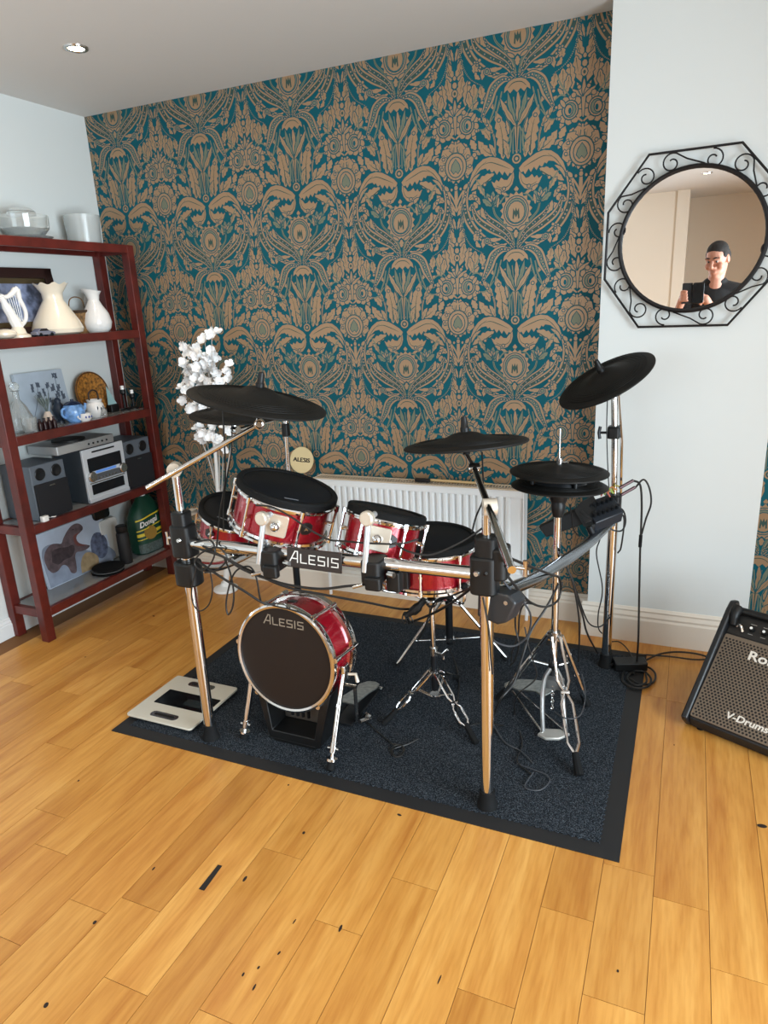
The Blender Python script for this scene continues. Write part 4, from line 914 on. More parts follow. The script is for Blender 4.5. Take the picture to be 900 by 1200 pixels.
# ---- rack
LX, RX, FY, RYB = 1.485, 2.512, -1.38, -.405
t = thing('drum_rack', 'chrome tubular drum rack with black clamps standing on the mat', 'drum rack', (2.0, -.9, RUGZ))
def foot(x, y): MB().lathe([(0,0),(.032,0),(.030,.012),(.024,.028),(.024,.055),(.02,.055),(0,.055)], Matrix.Translation((x, y, RUGZ)), 24).build('rubber_foot', rubber, t)
MB().cyl((LX,FY,RUGZ+.03),(LX,FY,.84),.0195,n=24).build('front_leg', chrome, t); foot(LX, FY)
MB().cyl((LX,FY,.80),(LX,FY,.995),.0125,n=20).build('upright_tube', chrome, t)
MB().cyl((RX,FY,RUGZ+.03),(RX,FY,.80),.0195,n=24).build('front_leg', chrome, t); foot(RX, FY)
MB().cyl((RX,FY,.78),(RX,FY,.955),.0125,n=20).build('upright_tube', chrome, t)
MB().cyl((2.752,RYB,RUGZ+.03),(2.752,RYB,.74),.019,n=24).build('rear_leg', chrome, t); foot(2.752, RYB)
MB().tube([(2.752,RYB,.70),(2.742,RYB,.95),(2.732,RYB,1.13)],.0115,16).build('upright_tube', chrome, t)
MB().cyl((1.295,RYB,RUGZ+.03),(1.295,RYB,.60),.0165,n=20).build('rear_leg', darkmetal, t); foot(1.295, RYB)
MB().cyl((1.295,RYB,.58),(1.308,RYB,1.02),.0105,n=16).build('upright_tube', chrome, t)
MB().cyl((LX,FY,.757),(RX-.02,FY,.762),.0195,n=24).build('front_bar', chrome, t)
sb = [at(590,694,y=-1.33), at(606,687,y=-1.24), at(627,678,y=-1.11), at(645,667,y=-.98), at(663,656,y=-.85), at(684,641,y=-.68), at(703,624,y=-.53), at(722,604,y=-.42)]
MB().tube(sb, .0195, 20, 5).build('side_bar', mat('side_bar_metal','#9aa1a9',.2,1), t)
MB().tube([(LX-.03,FY+.04,.655),(1.40,-1.1,.56),(1.33,-.75,.50),(1.295,RYB,.47)],.0185,18,6).build('side_bar', chrome2, t)
# T-clamps where bars meet the legs
def clampblock(x, z, s=1):
    m_ = MB(); m_.rbox((x,FY,z),(.075,.07,.11),.02); m_.build('clamp', blackp, t, bevel=.006)
    m_ = MB(); m_.lathe([(0,0),(.008,0),(.009,.006),(.006,.012),(0,.012)], frame((x-.012*s, FY-.034, z+.012), (0,-1,.1)), 14); m_.build('clamp_bolt', chrome2, t)
clampblock(RX-.005, .765); clampblock(LX, .765, -1)
MB().rbox((LX,FY,.835),(.055,.06,.06),.018).build('clamp', blackp, t, bevel=.006)
MB().rbox((RX,FY,.845),(.06,.06,.06),.018).build('clamp', blackp, t, bevel=.006)
MB().rbox((RX+.035,FY+.01,.80),(.05,.075,.09),.02).build('clamp', blackp, t, bevel=.006)
for (x, z, s) in ((LX,.775,-1),(RX+.06,.80,1)):
    m_ = MB(); q = V((x+s*.05, FY-.02, z)); m_.cyl((x, FY-.02, z), q, .005); m_.tube([q+V((0,0,-.022)), q, q+V((0,0,.022))], [.007,.005,.007], 8); m_.build('wing_nut', chrome2, t)
# hinge clamps lower on the front legs, holding the side bars
h_ = MB(); Mh = frame((RX+.03,FY+.012,.675), (-.25,-.95,.1)); h_.prism([(u*.8,v*.8) for u,v in [(-.06,-.05),(.02,-.062),(.055,-.045),(.085,.03),(.06,.052),(-.035,.055),(-.062,.03)]], -.032, .032, Mh); h_.build('hinge_clamp', mat('hinge_grey','#24272b',.35), t, bevel=.006)
for (u, v) in ((-.02,.02),(.04,.02)): MB().cyl(Mh @ V((u,v,.03)), Mh @ V((u,v,.036)), .006, n=12).build('clamp_bolt', chrome2, t)
m_ = MB(); m_.rbox((LX+.004,FY-.004,.652),(.085,.075,.085),.026); m_.build('hinge_clamp', blackp, t, bevel=.008)
MB().rbox((1.295,RYB,.47),(.06,.06,.07),.015).build('clamp', blackp, t, bevel=.005)
q = sb[-1]; MB().rbox((2.748,RYB,.705),(.06,.065,.08),.015).build('clamp', blackp, t, bevel=.005)
MB().rbox((2.738,RYB,.985),(.045,.05,.045),.01).build('clamp', blackp, t, bevel=.004)
m_ = MB(); m_.cyl((2.738,RYB-.01,.985),(2.69,RYB-.02,.985),.005); m_.tube([(2.69,RYB-.02,.962),(2.686,RYB-.02,.985),(2.69,RYB-.02,1.008)],.006,8); m_.build('wing_nut', darkmetal, t)
MB().rbox((1.306,RYB,.955),(.03,.035,.06),.008).build('clamp', blackp, t, bevel=.004)
# name plate clipped to the front bar
px0, px1 = at(336,652,y=FY-.026), at(400,655,y=FY-.026); cx_ = (px0.x+px1.x)/2; wpl = px1.x-px0.x
NP = frame((cx_, FY-.024, .757), (0,-1,.12)) @ Matrix.Rotation(radians(-1), 4, 'Z')
t2 = thing('name_plate', 'small dark plate with white lettering clipped to the front rack bar', 'sign', (cx_, FY-.024, .73))
MB().box((0,0,0),(wpl,.062,.006),NP).build('plate', mat('plate_brown_black','#241c19',.4), t2, bevel=.002)
GL = {'A': [[(0,0),(.55,1),(.8,1),(.8,0)],[(.3,.32),(.8,.32)]], 'L': [[(0,1),(0,0),(.75,0)]], 'E': [[(.75,1),(.0,1),(0,0),(.75,0)],[(0,.5),(.65,.5)]],
      'S': [[(.8,1),(0,1),(0,.52),(.8,.48),(.8,0),(0,0)]], 'I': [[(0,0),(0,1)]]}
def wordmark(M, width, height, th, z, h=.001):
    """block lettering with a tall first letter, drawn as strokes"""
    m_ = MB(); x = 0; adv = {'A':1.0,'L':1.1,'E':1.18,'S':1.24,'I':.46}; tot = 1.45 + sum(adv[c] for c in 'LESI') + .8
    s = width/tot
    for i, ch in enumerate('ALESIS'):
        k = 1.28 if i == 0 else 1; ky = height*(1.3 if i == 0 else 1)
        for st in GL[ch]:
            P = [V((x + u*k*s - width/2, v*ky - height/2)) for u, v in st]
            for a, b in zip(P, P[1:]):
                d = (b-a).normalized(); n = V((-d.y, d.x))*th/2; a2, b2 = a-d*th/2, b+d*th/2
                m_.prism([tuple(a2-n), tuple(b2-n), tuple(b2+n), tuple(a2+n)], z, z+h, M)
        x += (1.45 if i == 0 else adv[ch])*s
    return m_
wordmark(NP, wpl*.88, .026, .0031, .003).build('lettering', white_paint, t2, smooth=False, weld=False)
for u in (-.045,.045): MB().cyl(NP @ V((u,0,-.004)), NP @ V((u,0,-.03)), .012, n=12).build('clip', blackp, t2)

# ---- rack toms with L-rod mounts
def tom_mount(tp, disc_px, rod_px, clamp_px, y=FY-.045):
    a = at(*disc_px, y=y); b = at(*rod_px, y=y-.005); c = at(*clamp_px, y=y+.02)
    MB().lathe([(0,0),(.02,0),(.022,.004),(.022,.018),(.018,.022),(0,.022)], frame(a+V((0,.004,0)), (-.1,-1,.05)), 24).build('mount_knob', mat('nickel','#dcd3c4',.38,.6), tp)
    MB().tube([a+V((.004,.035,.002)), a+V((0,.004,0)), a.lerp(b,.08), b], .0085, 14).build('mount_rod', mat('satin_metal','#d5dade',.38,.85), tp)
    m_ = MB(); m_.rbox((c.x, FY-.012, c.z-.002),(.062,.085,.07),.018); m_.rbox((c.x+.012, FY-.05, c.z-.03),(.05,.03,.04),.01); m_.build('mount_clamp', blackp, tp, bevel=.005)
    MB().cyl((c.x-.02,FY-.06,c.z-.035),(c.x-.045,FY-.075,c.z-.04),.005).build('mount_bolt', chrome2, tp); MB().cyl((c.x+.05,FY-.03,c.z-.005),(c.x+.07,FY-.035,c.z-.005),.009).build('mount_bolt', chrome2, tp)
    return a
cA, nA = (1.806,-1.225,.926), (.29,.09,.952)
t, M = drum('tom_drum', 'larger red tom with black head mounted above the name plate', cA, nA, .166, .15, 'red tom drums', 6, .55, badge=None)
bA = toward(M, at(370, 617, y=-1.335)); 
def side_plate(t, M, ang, R, d, w, h):
    B = M @ Matrix.Rotation(ang, 4, 'Z') @ Matrix.Translation((R-.012, 0, -d*.52)) @ Matrix.Rotation(pi/2, 4, 'Y')
    MB().rbox((0,0,.004),(h,w,.010),.008,B).build('mount_plate', mat('nickel','#dcd3c4',.38,.6), t, bevel=.002)
    MB().ball((0,0,.02),.016,B,14).build('mount_ball', chrome, t)
def badge_on(t, M, ang, R, d):
    B = M @ Matrix.Rotation(ang, 4, 'Z') @ Matrix.Translation((R-.0115, 0, -d*.52)) @ Matrix.Rotation(pi/2, 4, 'Y') @ Matrix.Rotation(pi/2, 4, 'Z')
    MB().prism([(.022,.012),(.008,.02),(-.008,.02),(-.022,.012),(-.022,-.012),(-.008,-.02),(.008,-.02),(.022,-.012)], 0, .004, B).build('badge', mat('badge_black','#151313',.3), t, bevel=.001)
    MB().prism([(0,.009),(.008,-.007),(.002,-.004),(-.008,-.007)], .004, .005, B).build('badge_mark', chrome2, t)
badge_on(t, M, bA, .166, .15); side_plate(t, M, toward(M, at(324, 608, y=-1.39)), .166, .15, .075, .072)
tom_mount(t, (309, 607), (303, 660), (318, 655))
cB, nB = (2.152,-1.215,.868), (.16,.27,.95)
t, M = drum('tom_drum', 'smaller red tom with black head, mounted between the name plate and the snare', cB, nB, .124, .145, 'red tom drums', 6, .9)
badge_on(t, M, toward(M, at(463, 618, y=-1.34)), .124, .145); side_plate(t, M, toward(M, at(447, 609, y=-1.34)), .124, .145, .075, .072)
tom_mount(t, (432, 607), (427, 670), (437, 668))
cC, nC = (1.345,-.90,.722), (.31,-.07,.948)
t, M = drum('tom_drum', 'low red tom at the left, tilted, behind the front left rack post', cC, nC, .142, .13, 'red tom drums', 6, .2)
badge_on(t, M, toward(M, at(246, 620, y=-1.03)), .142, .13)
MB().tube([V(cC)-V(nC)*.06+V((.06,.11,0)), (1.40,-.74,.60), (1.345,-.74,.52)], .009, 12).build('mount_rod', chrome, t)
MB().rbox((1.335,-.75,.505),(.06,.06,.06),.015).build('mount_clamp', blackp, t, bevel=.005)
MB().rbox((1.222,-1.02,.735),(.03,.05,.02),.006).build('nickel_latch', mat('nickel','#dcd3c4',.38,.6), t, bevel=.002)

# ---- snare on its stand
cS = (2.168,-.905,.681)
t, M = drum('snare_drum', 'red snare drum with flat black head on a basket stand', cS, (.012,.008,1), .174, .155, None, 8, .2, cat='snare drum')
MB().rbox((cS[0]-.03,cS[1]-.177,.60),(.05,.03,.09),.008).build('snare_strainer', blackp, t, bevel=.003)
SP = V((2.197,-.955,0))
t = thing('snare_stand', 'chrome double braced tripod stand under the snare drum', 'stand', (SP.x, SP.y, RUGZ))
MB().cyl((SP.x,SP.y,.10),(SP.x,SP.y,.27),.0125,n=16).build('lower_tube', darkmetal, t); MB().cyl((SP.x,SP.y,.26),(SP.x-.005,SP.y,.47),.0095,n=16).build('upper_tube', chrome, t)
m_ = MB(); m_.cyl((SP.x,SP.y,.245),(SP.x,SP.y,.275),.016); m_.cyl((SP.x+.01,SP.y-.01,.26),(SP.x+.04,SP.y-.02,.262),.005); m_.tube([(SP.x+.045,SP.y-.02,.245),(SP.x+.04,SP.y-.02,.262),(SP.x+.06,SP.y-.02,.285)],.005,8); m_.build('height_clamp', chrome2, t)
MB().cyl((SP.x,SP.y,.165),(SP.x,SP.y,.185),.02).build('leg_collar', chrome2, t); MB().cyl((SP.x,SP.y,.068),(SP.x,SP.y,.084),.019).build('leg_collar', chrome2, t)
m_ = MB(); m_.cyl((SP.x+.015,SP.y,.175),(SP.x+.055,SP.y-.015,.175),.005); m_.cyl((SP.x+.05,SP.y-.014,.175),(SP.x+.07,SP.y-.02,.175),.014,n=8); m_.build('leg_knob', darkmetal, t)
def dleg(t, hub, ft, zt, zb, gap=.012, rub=.07, mt=chrome):
    """double braced tripod leg from the upper collar to the foot, with a brace to the lower collar"""
    hub, ft = V(hub), V(ft); top = V((hub.x, hub.y, zt)); d = (ft-top); L = d.length; d.normalize()
    h = V((ft.x-hub.x, ft.y-hub.y, 0)).normalized(); sd = V((-h.y, h.x, 0)); top = top + h*.018
    e = top.lerp(ft, 1-rub/L)
    m_ = MB()
    for s in (-1, 1):
        m_.tube([top+sd*gap*s, top.lerp(e,.45)+sd*gap*s*1.0, top.lerp(e,.56)+sd*.003*s, top.lerp(e,.66)+sd*gap*s*1.4, top.lerp(e,.88)+sd*gap*s*1.4, e+sd*.003*s], .0042, 8)
    m_.cyl(top.lerp(e,.56)-sd*.014, top.lerp(e,.56)+sd*.014, .006, n=10)
    m_.build('leg', mt, t)
    mid = top.lerp(e, .42); low = V((hub.x, hub.y, zb)) + h*.016; m_ = MB()
    for s in (-1, 1): m_.tube([mid+sd*.008*s, low+sd*.008*s], .0035, 8)
    m_.build('brace', mt, t)
    MB().tube([e-d*.012, e.lerp(ft,.5), ft+V((0,0,.004))], [.010,.011,.012], 10).build('rubber_tip', rubber, t)
for ft in ((2.045,-1.10,RUGZ),(2.40,-1.10,RUGZ),(2.20,-.70,RUGZ)): dleg(t, SP, ft, .178, .078)
m_ = MB(); bz = .505
for a in (radians(200), radians(330), radians(90)):
    p = V((cS[0]+.178*cos(a), cS[1]+.178*sin(a), bz+.02)); m_.tube([(SP.x-.004,SP.y,.45),(SP.x*.6+p.x*.4,SP.y*.6+p.y*.4,bz-.028),(p.x,p.y,bz-.02),p+V((.008*cos(a),.008*sin(a),.03))],.006,8,4)
m_.build('basket_arms', chrome, t)
MB().ball((SP.x-.004,SP.y,.455),.022,None,14).build('basket_tilter', chrome2, t)
for a in (radians(200), radians(330), radians(90)): MB().ball((cS[0]+.186*cos(a), cS[1]+.186*sin(a), bz+.045), .014, None, 10).build('basket_rubber', rubber, t)
# ---- drum throne behind
TH = V((2.112,-.52,0))
t = thing('drum_throne', 'black round drum throne on a thin tripod behind the snare', 'stool', (TH.x, TH.y, RUGZ))
MB().cyl((TH.x,TH.y,.06),(TH.x,TH.y,.40),.016,n=18).build('post', darkmetal, t)
MB().lathe([(0,.40),(.12,.40),(.128,.41),(.13,.44),(.118,.458),(.06,.464),(0,.465)], Matrix.Translation((TH.x,TH.y,0)), 40).build('seat', mat('throne_vinyl','#18181a',.6), t)
MB().cyl((TH.x,TH.y,.075),(TH.x,TH.y,.09),.021).build('leg_collar', chrome2, t); MB().cyl((TH.x,TH.y,.275),(TH.x,TH.y,.30),.022).build('leg_collar', darkmetal, t)
for ft in ((1.935,-.70,RUGZ),(2.36,-.50,RUGZ),(2.03,-.30,RUGZ)):
    f = V(ft); h = (f-TH); h.z = 0; h.normalize(); top = TH+V((0,0,.285))+h*.02; mid = top.lerp(f,.62)
    MB().tube([top, f+V((0,0,.012))], .0065, 10).build('leg', chrome2, t); MB().tube([TH+V((0,0,.083))+h*.018, mid], .004, 8).build('brace', chrome2, t)
    MB().tube([top.lerp(f,.9), f+V((0,0,.008))], [.009,.011], 10).build('rubber_tip', rubber, t)

# ---- kick drum
cK, nK, RK, dK = V((1.802,-1.333,.356)), V((-.038,-.99,.075)).normalized(), .19, .15
t = thing('kick_drum', 'red bass drum with black front head and chrome hoops facing the camera', 'bass drum', (1.80,-1.27,RUGZ))
M = frame(cK, nK)
MB().lathe([(RK-.012,-.006),(RK-.012,-dK+.004)], M, 64).build('shell', redshell, t)
MB().lathe([(0,-.003),(RK-.012,-.003),(RK-.008,.002),(RK-.012,-.008),(0,-.009)], M, 64).build('front_head', kick_head, t)
MB().lathe([(RK-.010,.004),(RK-.003,.006),(RK+.003,.003),(RK+.004,-.010),(RK,-.022),(RK-.012,-.024)], M, 64).build('front_hoop', chrome, t)
MB().lathe([(RK-.012,-dK+.020),(RK,-dK+.018),(RK+.004,-dK+.006),(RK+.003,-dK-.006),(RK-.004,-dK-.008),(RK-.014,-dK-.006)], M, 64).build('rear_hoop', chrome, t)
MB().lathe([(0,-dK),(RK-.013,-dK),(RK-.013,-dK+.005),(0,-dK+.005)], M, 48).build('rear_head', mesh_head, t)
ux = M.inverted() @ (cK + V((0,0,1))); up_a = atan2(ux.y, ux.x)
for da in (25, -35, -82, 82, 140, 218-360+0):
    a = up_a + radians(da); p = lambda rr, z: M @ V((rr*cos(a), rr*sin(a), z)); m_ = MB()
    m_.cyl(p(RK+.005,-.004), p(RK+.005,-dK+.002), .0055, n=12); m_.cyl(p(RK+.005,-.002), p(RK+.005,-.028), .009, n=12); m_.cyl(p(RK+.005,-dK+.03), p(RK+.005,-dK), .009, n=12); m_.build('tension_rod', chrome, t)
WK = M @ Matrix.Rotation(up_a - pi/2, 4, 'Z')
wordmark(WK @ Matrix.Translation((-.002,.128,0)), .155, .024, .0036, -.003, .0008).build('lettering', mat('bronze_grey_print','#8d8172',.5), t, smooth=False, weld=False)
BK = WK @ Matrix.Rotation(radians(3),4,'Z') @ Matrix.Translation((.0, RK-.0125, -dK*.5)) @ Matrix.Rotation(-pi/2, 4, 'X')
MB().rbox((0,0,.001),(.035,.022,.002),.006,BK).build('badge', darkmetal, t)
def spur(top, ftp):
    top, f = V(top), V(ftp); m_ = MB(); m_.tube([top, top.lerp(f,.78)], .0095, 14); m_.build('spur_tube', chrome, t)
    m_ = MB(); m_.tube([top.lerp(f,.70), top.lerp(f,.80)], .0115, 14); m_.cyl(top.lerp(f,.76)+V((-.02,0,0)), top.lerp(f,.76)+V((.02,0,0)), .004, n=8); m_.build('spur_sleeve', chrome2, t)
    m_ = MB(); m_.tube([top.lerp(f,.8), top.lerp(f,.9)], .005, 10); m_.cyl(top.lerp(f,.86), top.lerp(f,.885), .019, n=20); m_.build('spur_washer', chrome, t)
    MB().tube([top.lerp(f,.895), top.lerp(f,.97), f+V((0,0,.002))], [.013,.0145,.004], 14).build('rubber_foot', rubber, t)
    return top
spur(at(296,790,y=-1.30), (1.606,-1.352,RUGZ)); tp = at(402,790,y=-1.285); spur(tp, (1.985,-1.405,RUGZ))
for s, q in ((1, tp), (-1, at(296,790,y=-1.30))):
    MB().rbox((q.x-.012*s, q.y+.012, q.z+.004),(.045,.04,.055),.01).build('spur_bracket', chrome, t, bevel=.004)
MB().tube([tp+V((.02,0,.004)), tp+V((.045,.005,.006)), tp+V((.052,.002,-.02))],[.005,.006,.007],8).build('wing_bolt', mat('nickel','#dcd3c4',.38,.6), t)
# support frame under the drum
m_ = MB()
zt, zb_ = .215, RUGZ
f3 = lambda x, y, z: (x, y, z)
for y0_, y1_ in ((-1.315,-1.295),):
    pass
def slab(pts, y0_, y1_, nm, mt):
    m_ = MB(); vs = [(x, y0_, z) for x, z in pts] + [(x, y1_, z) for x, z in pts]; k = len(pts)
    m_.add(vs, [tuple(range(k)), tuple(range(k,2*k))[::-1]] + [(i,(i+1)%k,k+(i+1)%k,k+i) for i in range(k)]); return m_.build(nm, mt, t, bevel=.003)
slab([(1.66,.24),(1.70,.022),(1.905,.022),(1.96,.24),(1.925,.24),(1.885,.055),(1.715,.055),(1.695,.24)], -1.325, -1.215, 'support_cradle', blackp)
slab([(1.715,.055),(1.885,.055),(1.90,.15),(1.71,.15)], -1.235, -1.225, 'cradle_plate', mat('grey_steel','#8b8177',.35,.8))
MB().box((1.80,-1.27,.014),(.17,.10,.014)).build('cradle_base', blackp, t, bevel=.003)
for i in range(4): MB().cyl((1.765+.022*i,-1.262,.09),(1.768+.022*i,-1.262,.17),.006,n=8).build('spring', darkmetal, t)
# kick pedal behind it
t = thing('kick_pedal', 'metal foot pedal on the mat behind the bass drum', 'pedal', (1.905,-1.0,RUGZ))
FB = [(1.868,-1.13),(1.876,-1.0),(1.87,-.93),(1.885,-.885),(1.915,-.875),(1.94,-.89),(1.95,-.94),(1.945,-1.0),(1.948,-1.13)]
m_ = MB(); zf = lambda y: .03+.055*(-.88-y)/.25
vs = [(x,y,zf(y)) for x,y in FB]+[(x,y,zf(y)+.006) for x,y in FB]; k = len(FB)
m_.add(vs,[tuple(range(k))[::-1],tuple(range(k,2*k))]+[(i,(i+1)%k,k+(i+1)%k,k+i) for i in range(k)]); m_.build('footboard', mat('pedal_grey','#8f9390',.3,.8,noise_amt=.3,nscale=60), t, bevel=.002)
MB().box((1.908,-1.02,.013),(.07,.27,.008)).build('base_plate', mat('pedal_dark','#2b2d30',.4,.6), t, bevel=.002)
MB().cyl((1.86,-.895,.02),(1.955,-.895,.02),.008).build('heel_hinge', chrome2, t)
m_ = MB(); m_.tube([(1.862,-1.13,.012),(1.862,-1.13,.17)],.007,8); m_.tube([(1.954,-1.13,.012),(1.954,-1.13,.17)],.007,8); m_.cyl((1.855,-1.13,.165),(1.961,-1.13,.165),.007); m_.build('pedal_yoke', chrome2, t)
m_ = MB(); m_.cyl((1.908,-1.13,.165),(1.90,-1.155,.24),.004); m_.ball((1.898,-1.16,.25),.017,None,12); m_.build('beater', darkmetal, t)
MB().tube([(1.985,-1.17,.05),(1.995,-1.12,.035),(1.97,-1.08,.02)],[.008,.014,.01],8,3).build('hoop_clamp', chrome2, t)

# ---- cymbals
def cymbal(name, label, c, n, R, group='black rubber cymbals', knob=True, bellr=.055, dome=.022):
    c = V(c); n = V(n).normalized(); c = c + n*.010; M = frame(c, n); t = thing(name, label, 'cymbal', c, group)
    prof = [(.006,-.006),(bellr,-.008+dome*.3),(R*.6,-.010+dome*.1),(R-.004,-.014),(R,-.012),(R,-.008),(R-.006,-.004),(R*.8,.0005),(R*.55,dome*.25),(bellr*1.25,dome*.5),(bellr,dome*.75),(bellr*.7,dome*1.1),(bellr*.35,dome*1.28),(.006,dome*1.3)]
    MB().lathe(prof, M, 64).build('playing_surface', cymb, t)
    m_ = MB()
    for i in range(6): m_.torus(M @ Matrix.Translation((0,0,dome*.25*(1-i/6)+.0005)), R*(.5+.07*i), .0009, 56, 4)
    m_.build('grooves', cymb, t)
    if knob: MB().lathe([(0,dome*1.2),(.014,dome*1.2),(.014,dome*1.2+.014),(.011,dome*1.2+.018),(.010,dome*1.2+.036),(.008,dome*1.2+.048),(0,dome*1.2+.05)], M, 18).build('wing_cap', blackp, t)
    MB().cyl(M @ V((.075,.0,-.028)), M @ V((.075,0,-.009)), .013, n=12).build('trigger_jack', blackp, t)
    MB().cyl(M @ V((0,0,-.04)), M @ V((0,0,-.006)), .011, n=14).build('felt_sleeve', rubber, t)
    return t, M
def boom(name, label, cym_c, cym_n, tilt, a, b, holder, r=.0085, group=None):
    """boom arm from a to b; post from tilt joint up into the cymbal"""
    t = thing(name, label, 'boom arm', holder, group)
    MB().tube([a, b], r, 14).build('arm_tube', chrome, t)
    ax = (V(b)-V(a)).normalized(); pv = ax.cross(V((0,0,1))).normalized()
    MB().cyl(V(holder)-pv*.018, V(holder)+pv*.018, .023, n=26).build('arm_clamp', mat('nickel','#dcd3c4',.38,.6), t)
    MB().cyl(V(holder)+V((0,0,-.03)), V(holder)+V((0,0,.0)), .0125, n=16).build('arm_socket', chrome, t)
    m_ = MB(); tj = V(tilt); m_.cyl(tj-pv*.015, tj+pv*.015, .017, n=22); m_.torus(frame(tj+pv*.015, pv), .011, .003, 20, 6); m_.build('tilter', chrome, t)
    end = V(cym_c) - V(cym_n).normalized()*.03
    MB().tube([tj, end], .0055, 10).build('cymbal_post', chrome, t)
    return t
rc, rn = V((1.742,-1.255,1.206)), V((.222,.06,.973))
cymbal('ride_cymbal', 'largest black cymbal on the boom arm above the left rack post', rc, rn, .218, bellr=.06, dome=.03)
tj = at(304,497,y=-1.275); hb = V((LX,FY,1.005)); tl = at(172,572,y=-1.46)
boom('boom_arm', 'long chrome boom arm on the left rack post carrying the largest cymbal', rc, rn, tj, tl, tj, hb, .0085, 'chrome boom arms')
c2_, n2_ = V((1.265,-.73,1.07)), V((.087,0,.996))
cymbal('crash_cymbal', 'black cymbal half hidden under the largest one by the white blossoms', c2_, n2_, .182, knob=False)
boom('boom_arm', 'short chrome boom arm on the rear left post under the half hidden cymbal', c2_, n2_, c2_-V((0,0,.06)), (1.33,-.36,1.02), c2_-V((0,0,.06)), (1.309,RYB,1.025), .0075, 'chrome boom arms')
c3, n3 = V((2.372,-1.10,1.063)), V((-.085,.075,.993))
cymbal('crash_cymbal', 'black middle cymbal on a post above the snare and radiator', c3, n3, .19)
tj = at(556,549,y=-1.12); hb = at(574,594,y=FY); lo = at(600,668,y=-1.72)
boom('boom_arm', 'angled chrome boom arm on the right rack post under the middle cymbal', c3, n3, tj, tj+(tj-hb).normalized()*.03, lo, hb, .0095, 'chrome boom arms')
c4, n4 = V((2.707,-.475,1.184)), V((-.40,-.30,.866))
cymbal('crash_cymbal', 'steeply tilted black cymbal in front of the white wall at the right', c4, n4, .179)
t = thing('boom_arm', 'short chrome post and tilter on the rear right leg under the steeply tilted cymbal', 'boom arm', (2.732,RYB,1.13), 'chrome boom arms')
tj = V((2.736,-.41,1.135)); MB().tube([tj, V(c4)-n4.normalized()*.03], .006, 10).build('cymbal_post', chrome, t)
m_ = MB(); m_.cyl(tj+V((-.012,0,0)), tj+V((.016,0,0)), .014, n=20); m_.torus(frame(tj+V((.018,-.004,0)),(1,-.3,0)),.011,.003,20,6); m_.build('tilter', chrome, t)
MB().tube([tj+V((.01,0,0)), (2.768,RYB,.95), (2.775,RYB,.74)], .005, 10).build('side_rod', chrome, t)
# hi-hat
HH = V((2.606,-.81,0))
cH = V((2.604,-.80,.917))
cymbal('hi_hat_cymbal', 'upper black hi-hat cymbal, flat, on the clutch rod', cH, (.02,.03,1), .163, 'hi-hat cymbals', knob=False, bellr=.05, dome=.014)
t, M = cymbal('hi_hat_cymbal', 'lower black hi-hat cymbal directly under the upper one', cH-V((-.002,0,.048)), (.02,.05,1), .160, 'hi-hat cymbals', knob=False, bellr=.05, dome=.010)
MB().lathe([(.07,.004),(.075,.016),(.085,.016),(.09,.004)], M, 40).build('sensor_ring', darkmetal, t)
for a in (.6, 2.2, 3.8, 5.4): MB().cyl(M @ V((.10*cos(a),.10*sin(a),.0)), M @ V((.10*cos(a),.10*sin(a),.036)), .006, n=10).build('spacer_peg', blackp, t)
MB().lathe([(0,-.075),(.022,-.075),(.03,-.055),(.036,-.03),(.05,-.02),(0,-.012)], M, 24).build('sensor_housing', blackp, t)
t = thing('hi_hat_stand', 'chrome hi-hat stand with looped tripod legs and footboard at the right of the kit', 'stand', (HH.x, HH.y, RUGZ))
MB().cyl((HH.x,HH.y,.10),(HH.x,HH.y,.78),.0125,n=18).build('tube', chrome, t)
MB().cyl((HH.x,HH.y,.76),(cH.x,cH.y,1.065),.0032,n=8).build('clutch_rod', chrome2, t)
m_ = MB(); m_.cyl((cH.x,cH.y,.93),(cH.x,cH.y,.965),.011); m_.cyl((cH.x,cH.y,.95),(cH.x+.03,cH.y-.01,.955),.004); m_.build('clutch', chrome2, t)
MB().lathe([(.0,.765),(.017,.765),(.024,.79),(.024,.81),(.014,.83),(0,.83)], Matrix.Translation((HH.x,HH.y,0)), 20).build('height_collar', blackp, t)
MB().cyl((HH.x,HH.y,.305),(HH.x,HH.y,.335),.02).build('leg_collar', chrome2, t); MB().cyl((HH.x,HH.y,.185),(HH.x,HH.y,.205),.02).build('leg_collar', blackp, t)
top = V((HH.x,HH.y,.32))
def wleg(ft, w1, style):
    f = V(ft); h = V((f.x-HH.x,f.y-HH.y,0)).normalized(); sd = V((-h.y,h.x,0)); a = top+h*.02; e = a.lerp(f,.84); m_ = MB()
    if style == 'loop':
        for s in (-1,1): m_.tube([a+sd*.014*s, a.lerp(e,.40)+sd*.02*s, a.lerp(e,.50)+sd*.004*s, a.lerp(e,.60)+sd*w1*s, a.lerp(e,.92)+sd*w1*s, e+sd*.004*s], .0055, 10)
        m_.cyl(a.lerp(e,.5)-sd*.014, a.lerp(e,.5)+sd*.014, .007, n=10)
    else:
        for s in (-1,1): m_.tube([a+sd*.013*s, e+sd*.013*s], .0085, 10)
        for q in (.3,.62,.95): m_.cyl(a.lerp(e,q)-sd*.018, a.lerp(e,q)+sd*.018, .009, n=10)
    m_.build('leg', chrome, t); MB().tube([e, f+V((0,0,.006))],[.011,.0155],10).build('rubber_tip', rubber, t)
    m_ = MB(); m_.tube([a.lerp(e,.45), V((HH.x,HH.y,.195))+h*.015], .0045, 8); m_.build('brace', chrome2, t)
wleg((2.752,-1.155,RUGZ), .019, 'loop'); wleg((2.722,-.735,RUGZ), .016, 'bars'); wleg((2.40,-.80,RUGZ), .016, 'bars')
FB = [(2.585,-.895),(2.55,-.845),(2.47,-.80),(2.435,-.765),(2.41,-.75),(2.405,-.725),(2.43,-.712),(2.47,-.72),(2.52,-.745),(2.60,-.795),(2.625,-.86)]
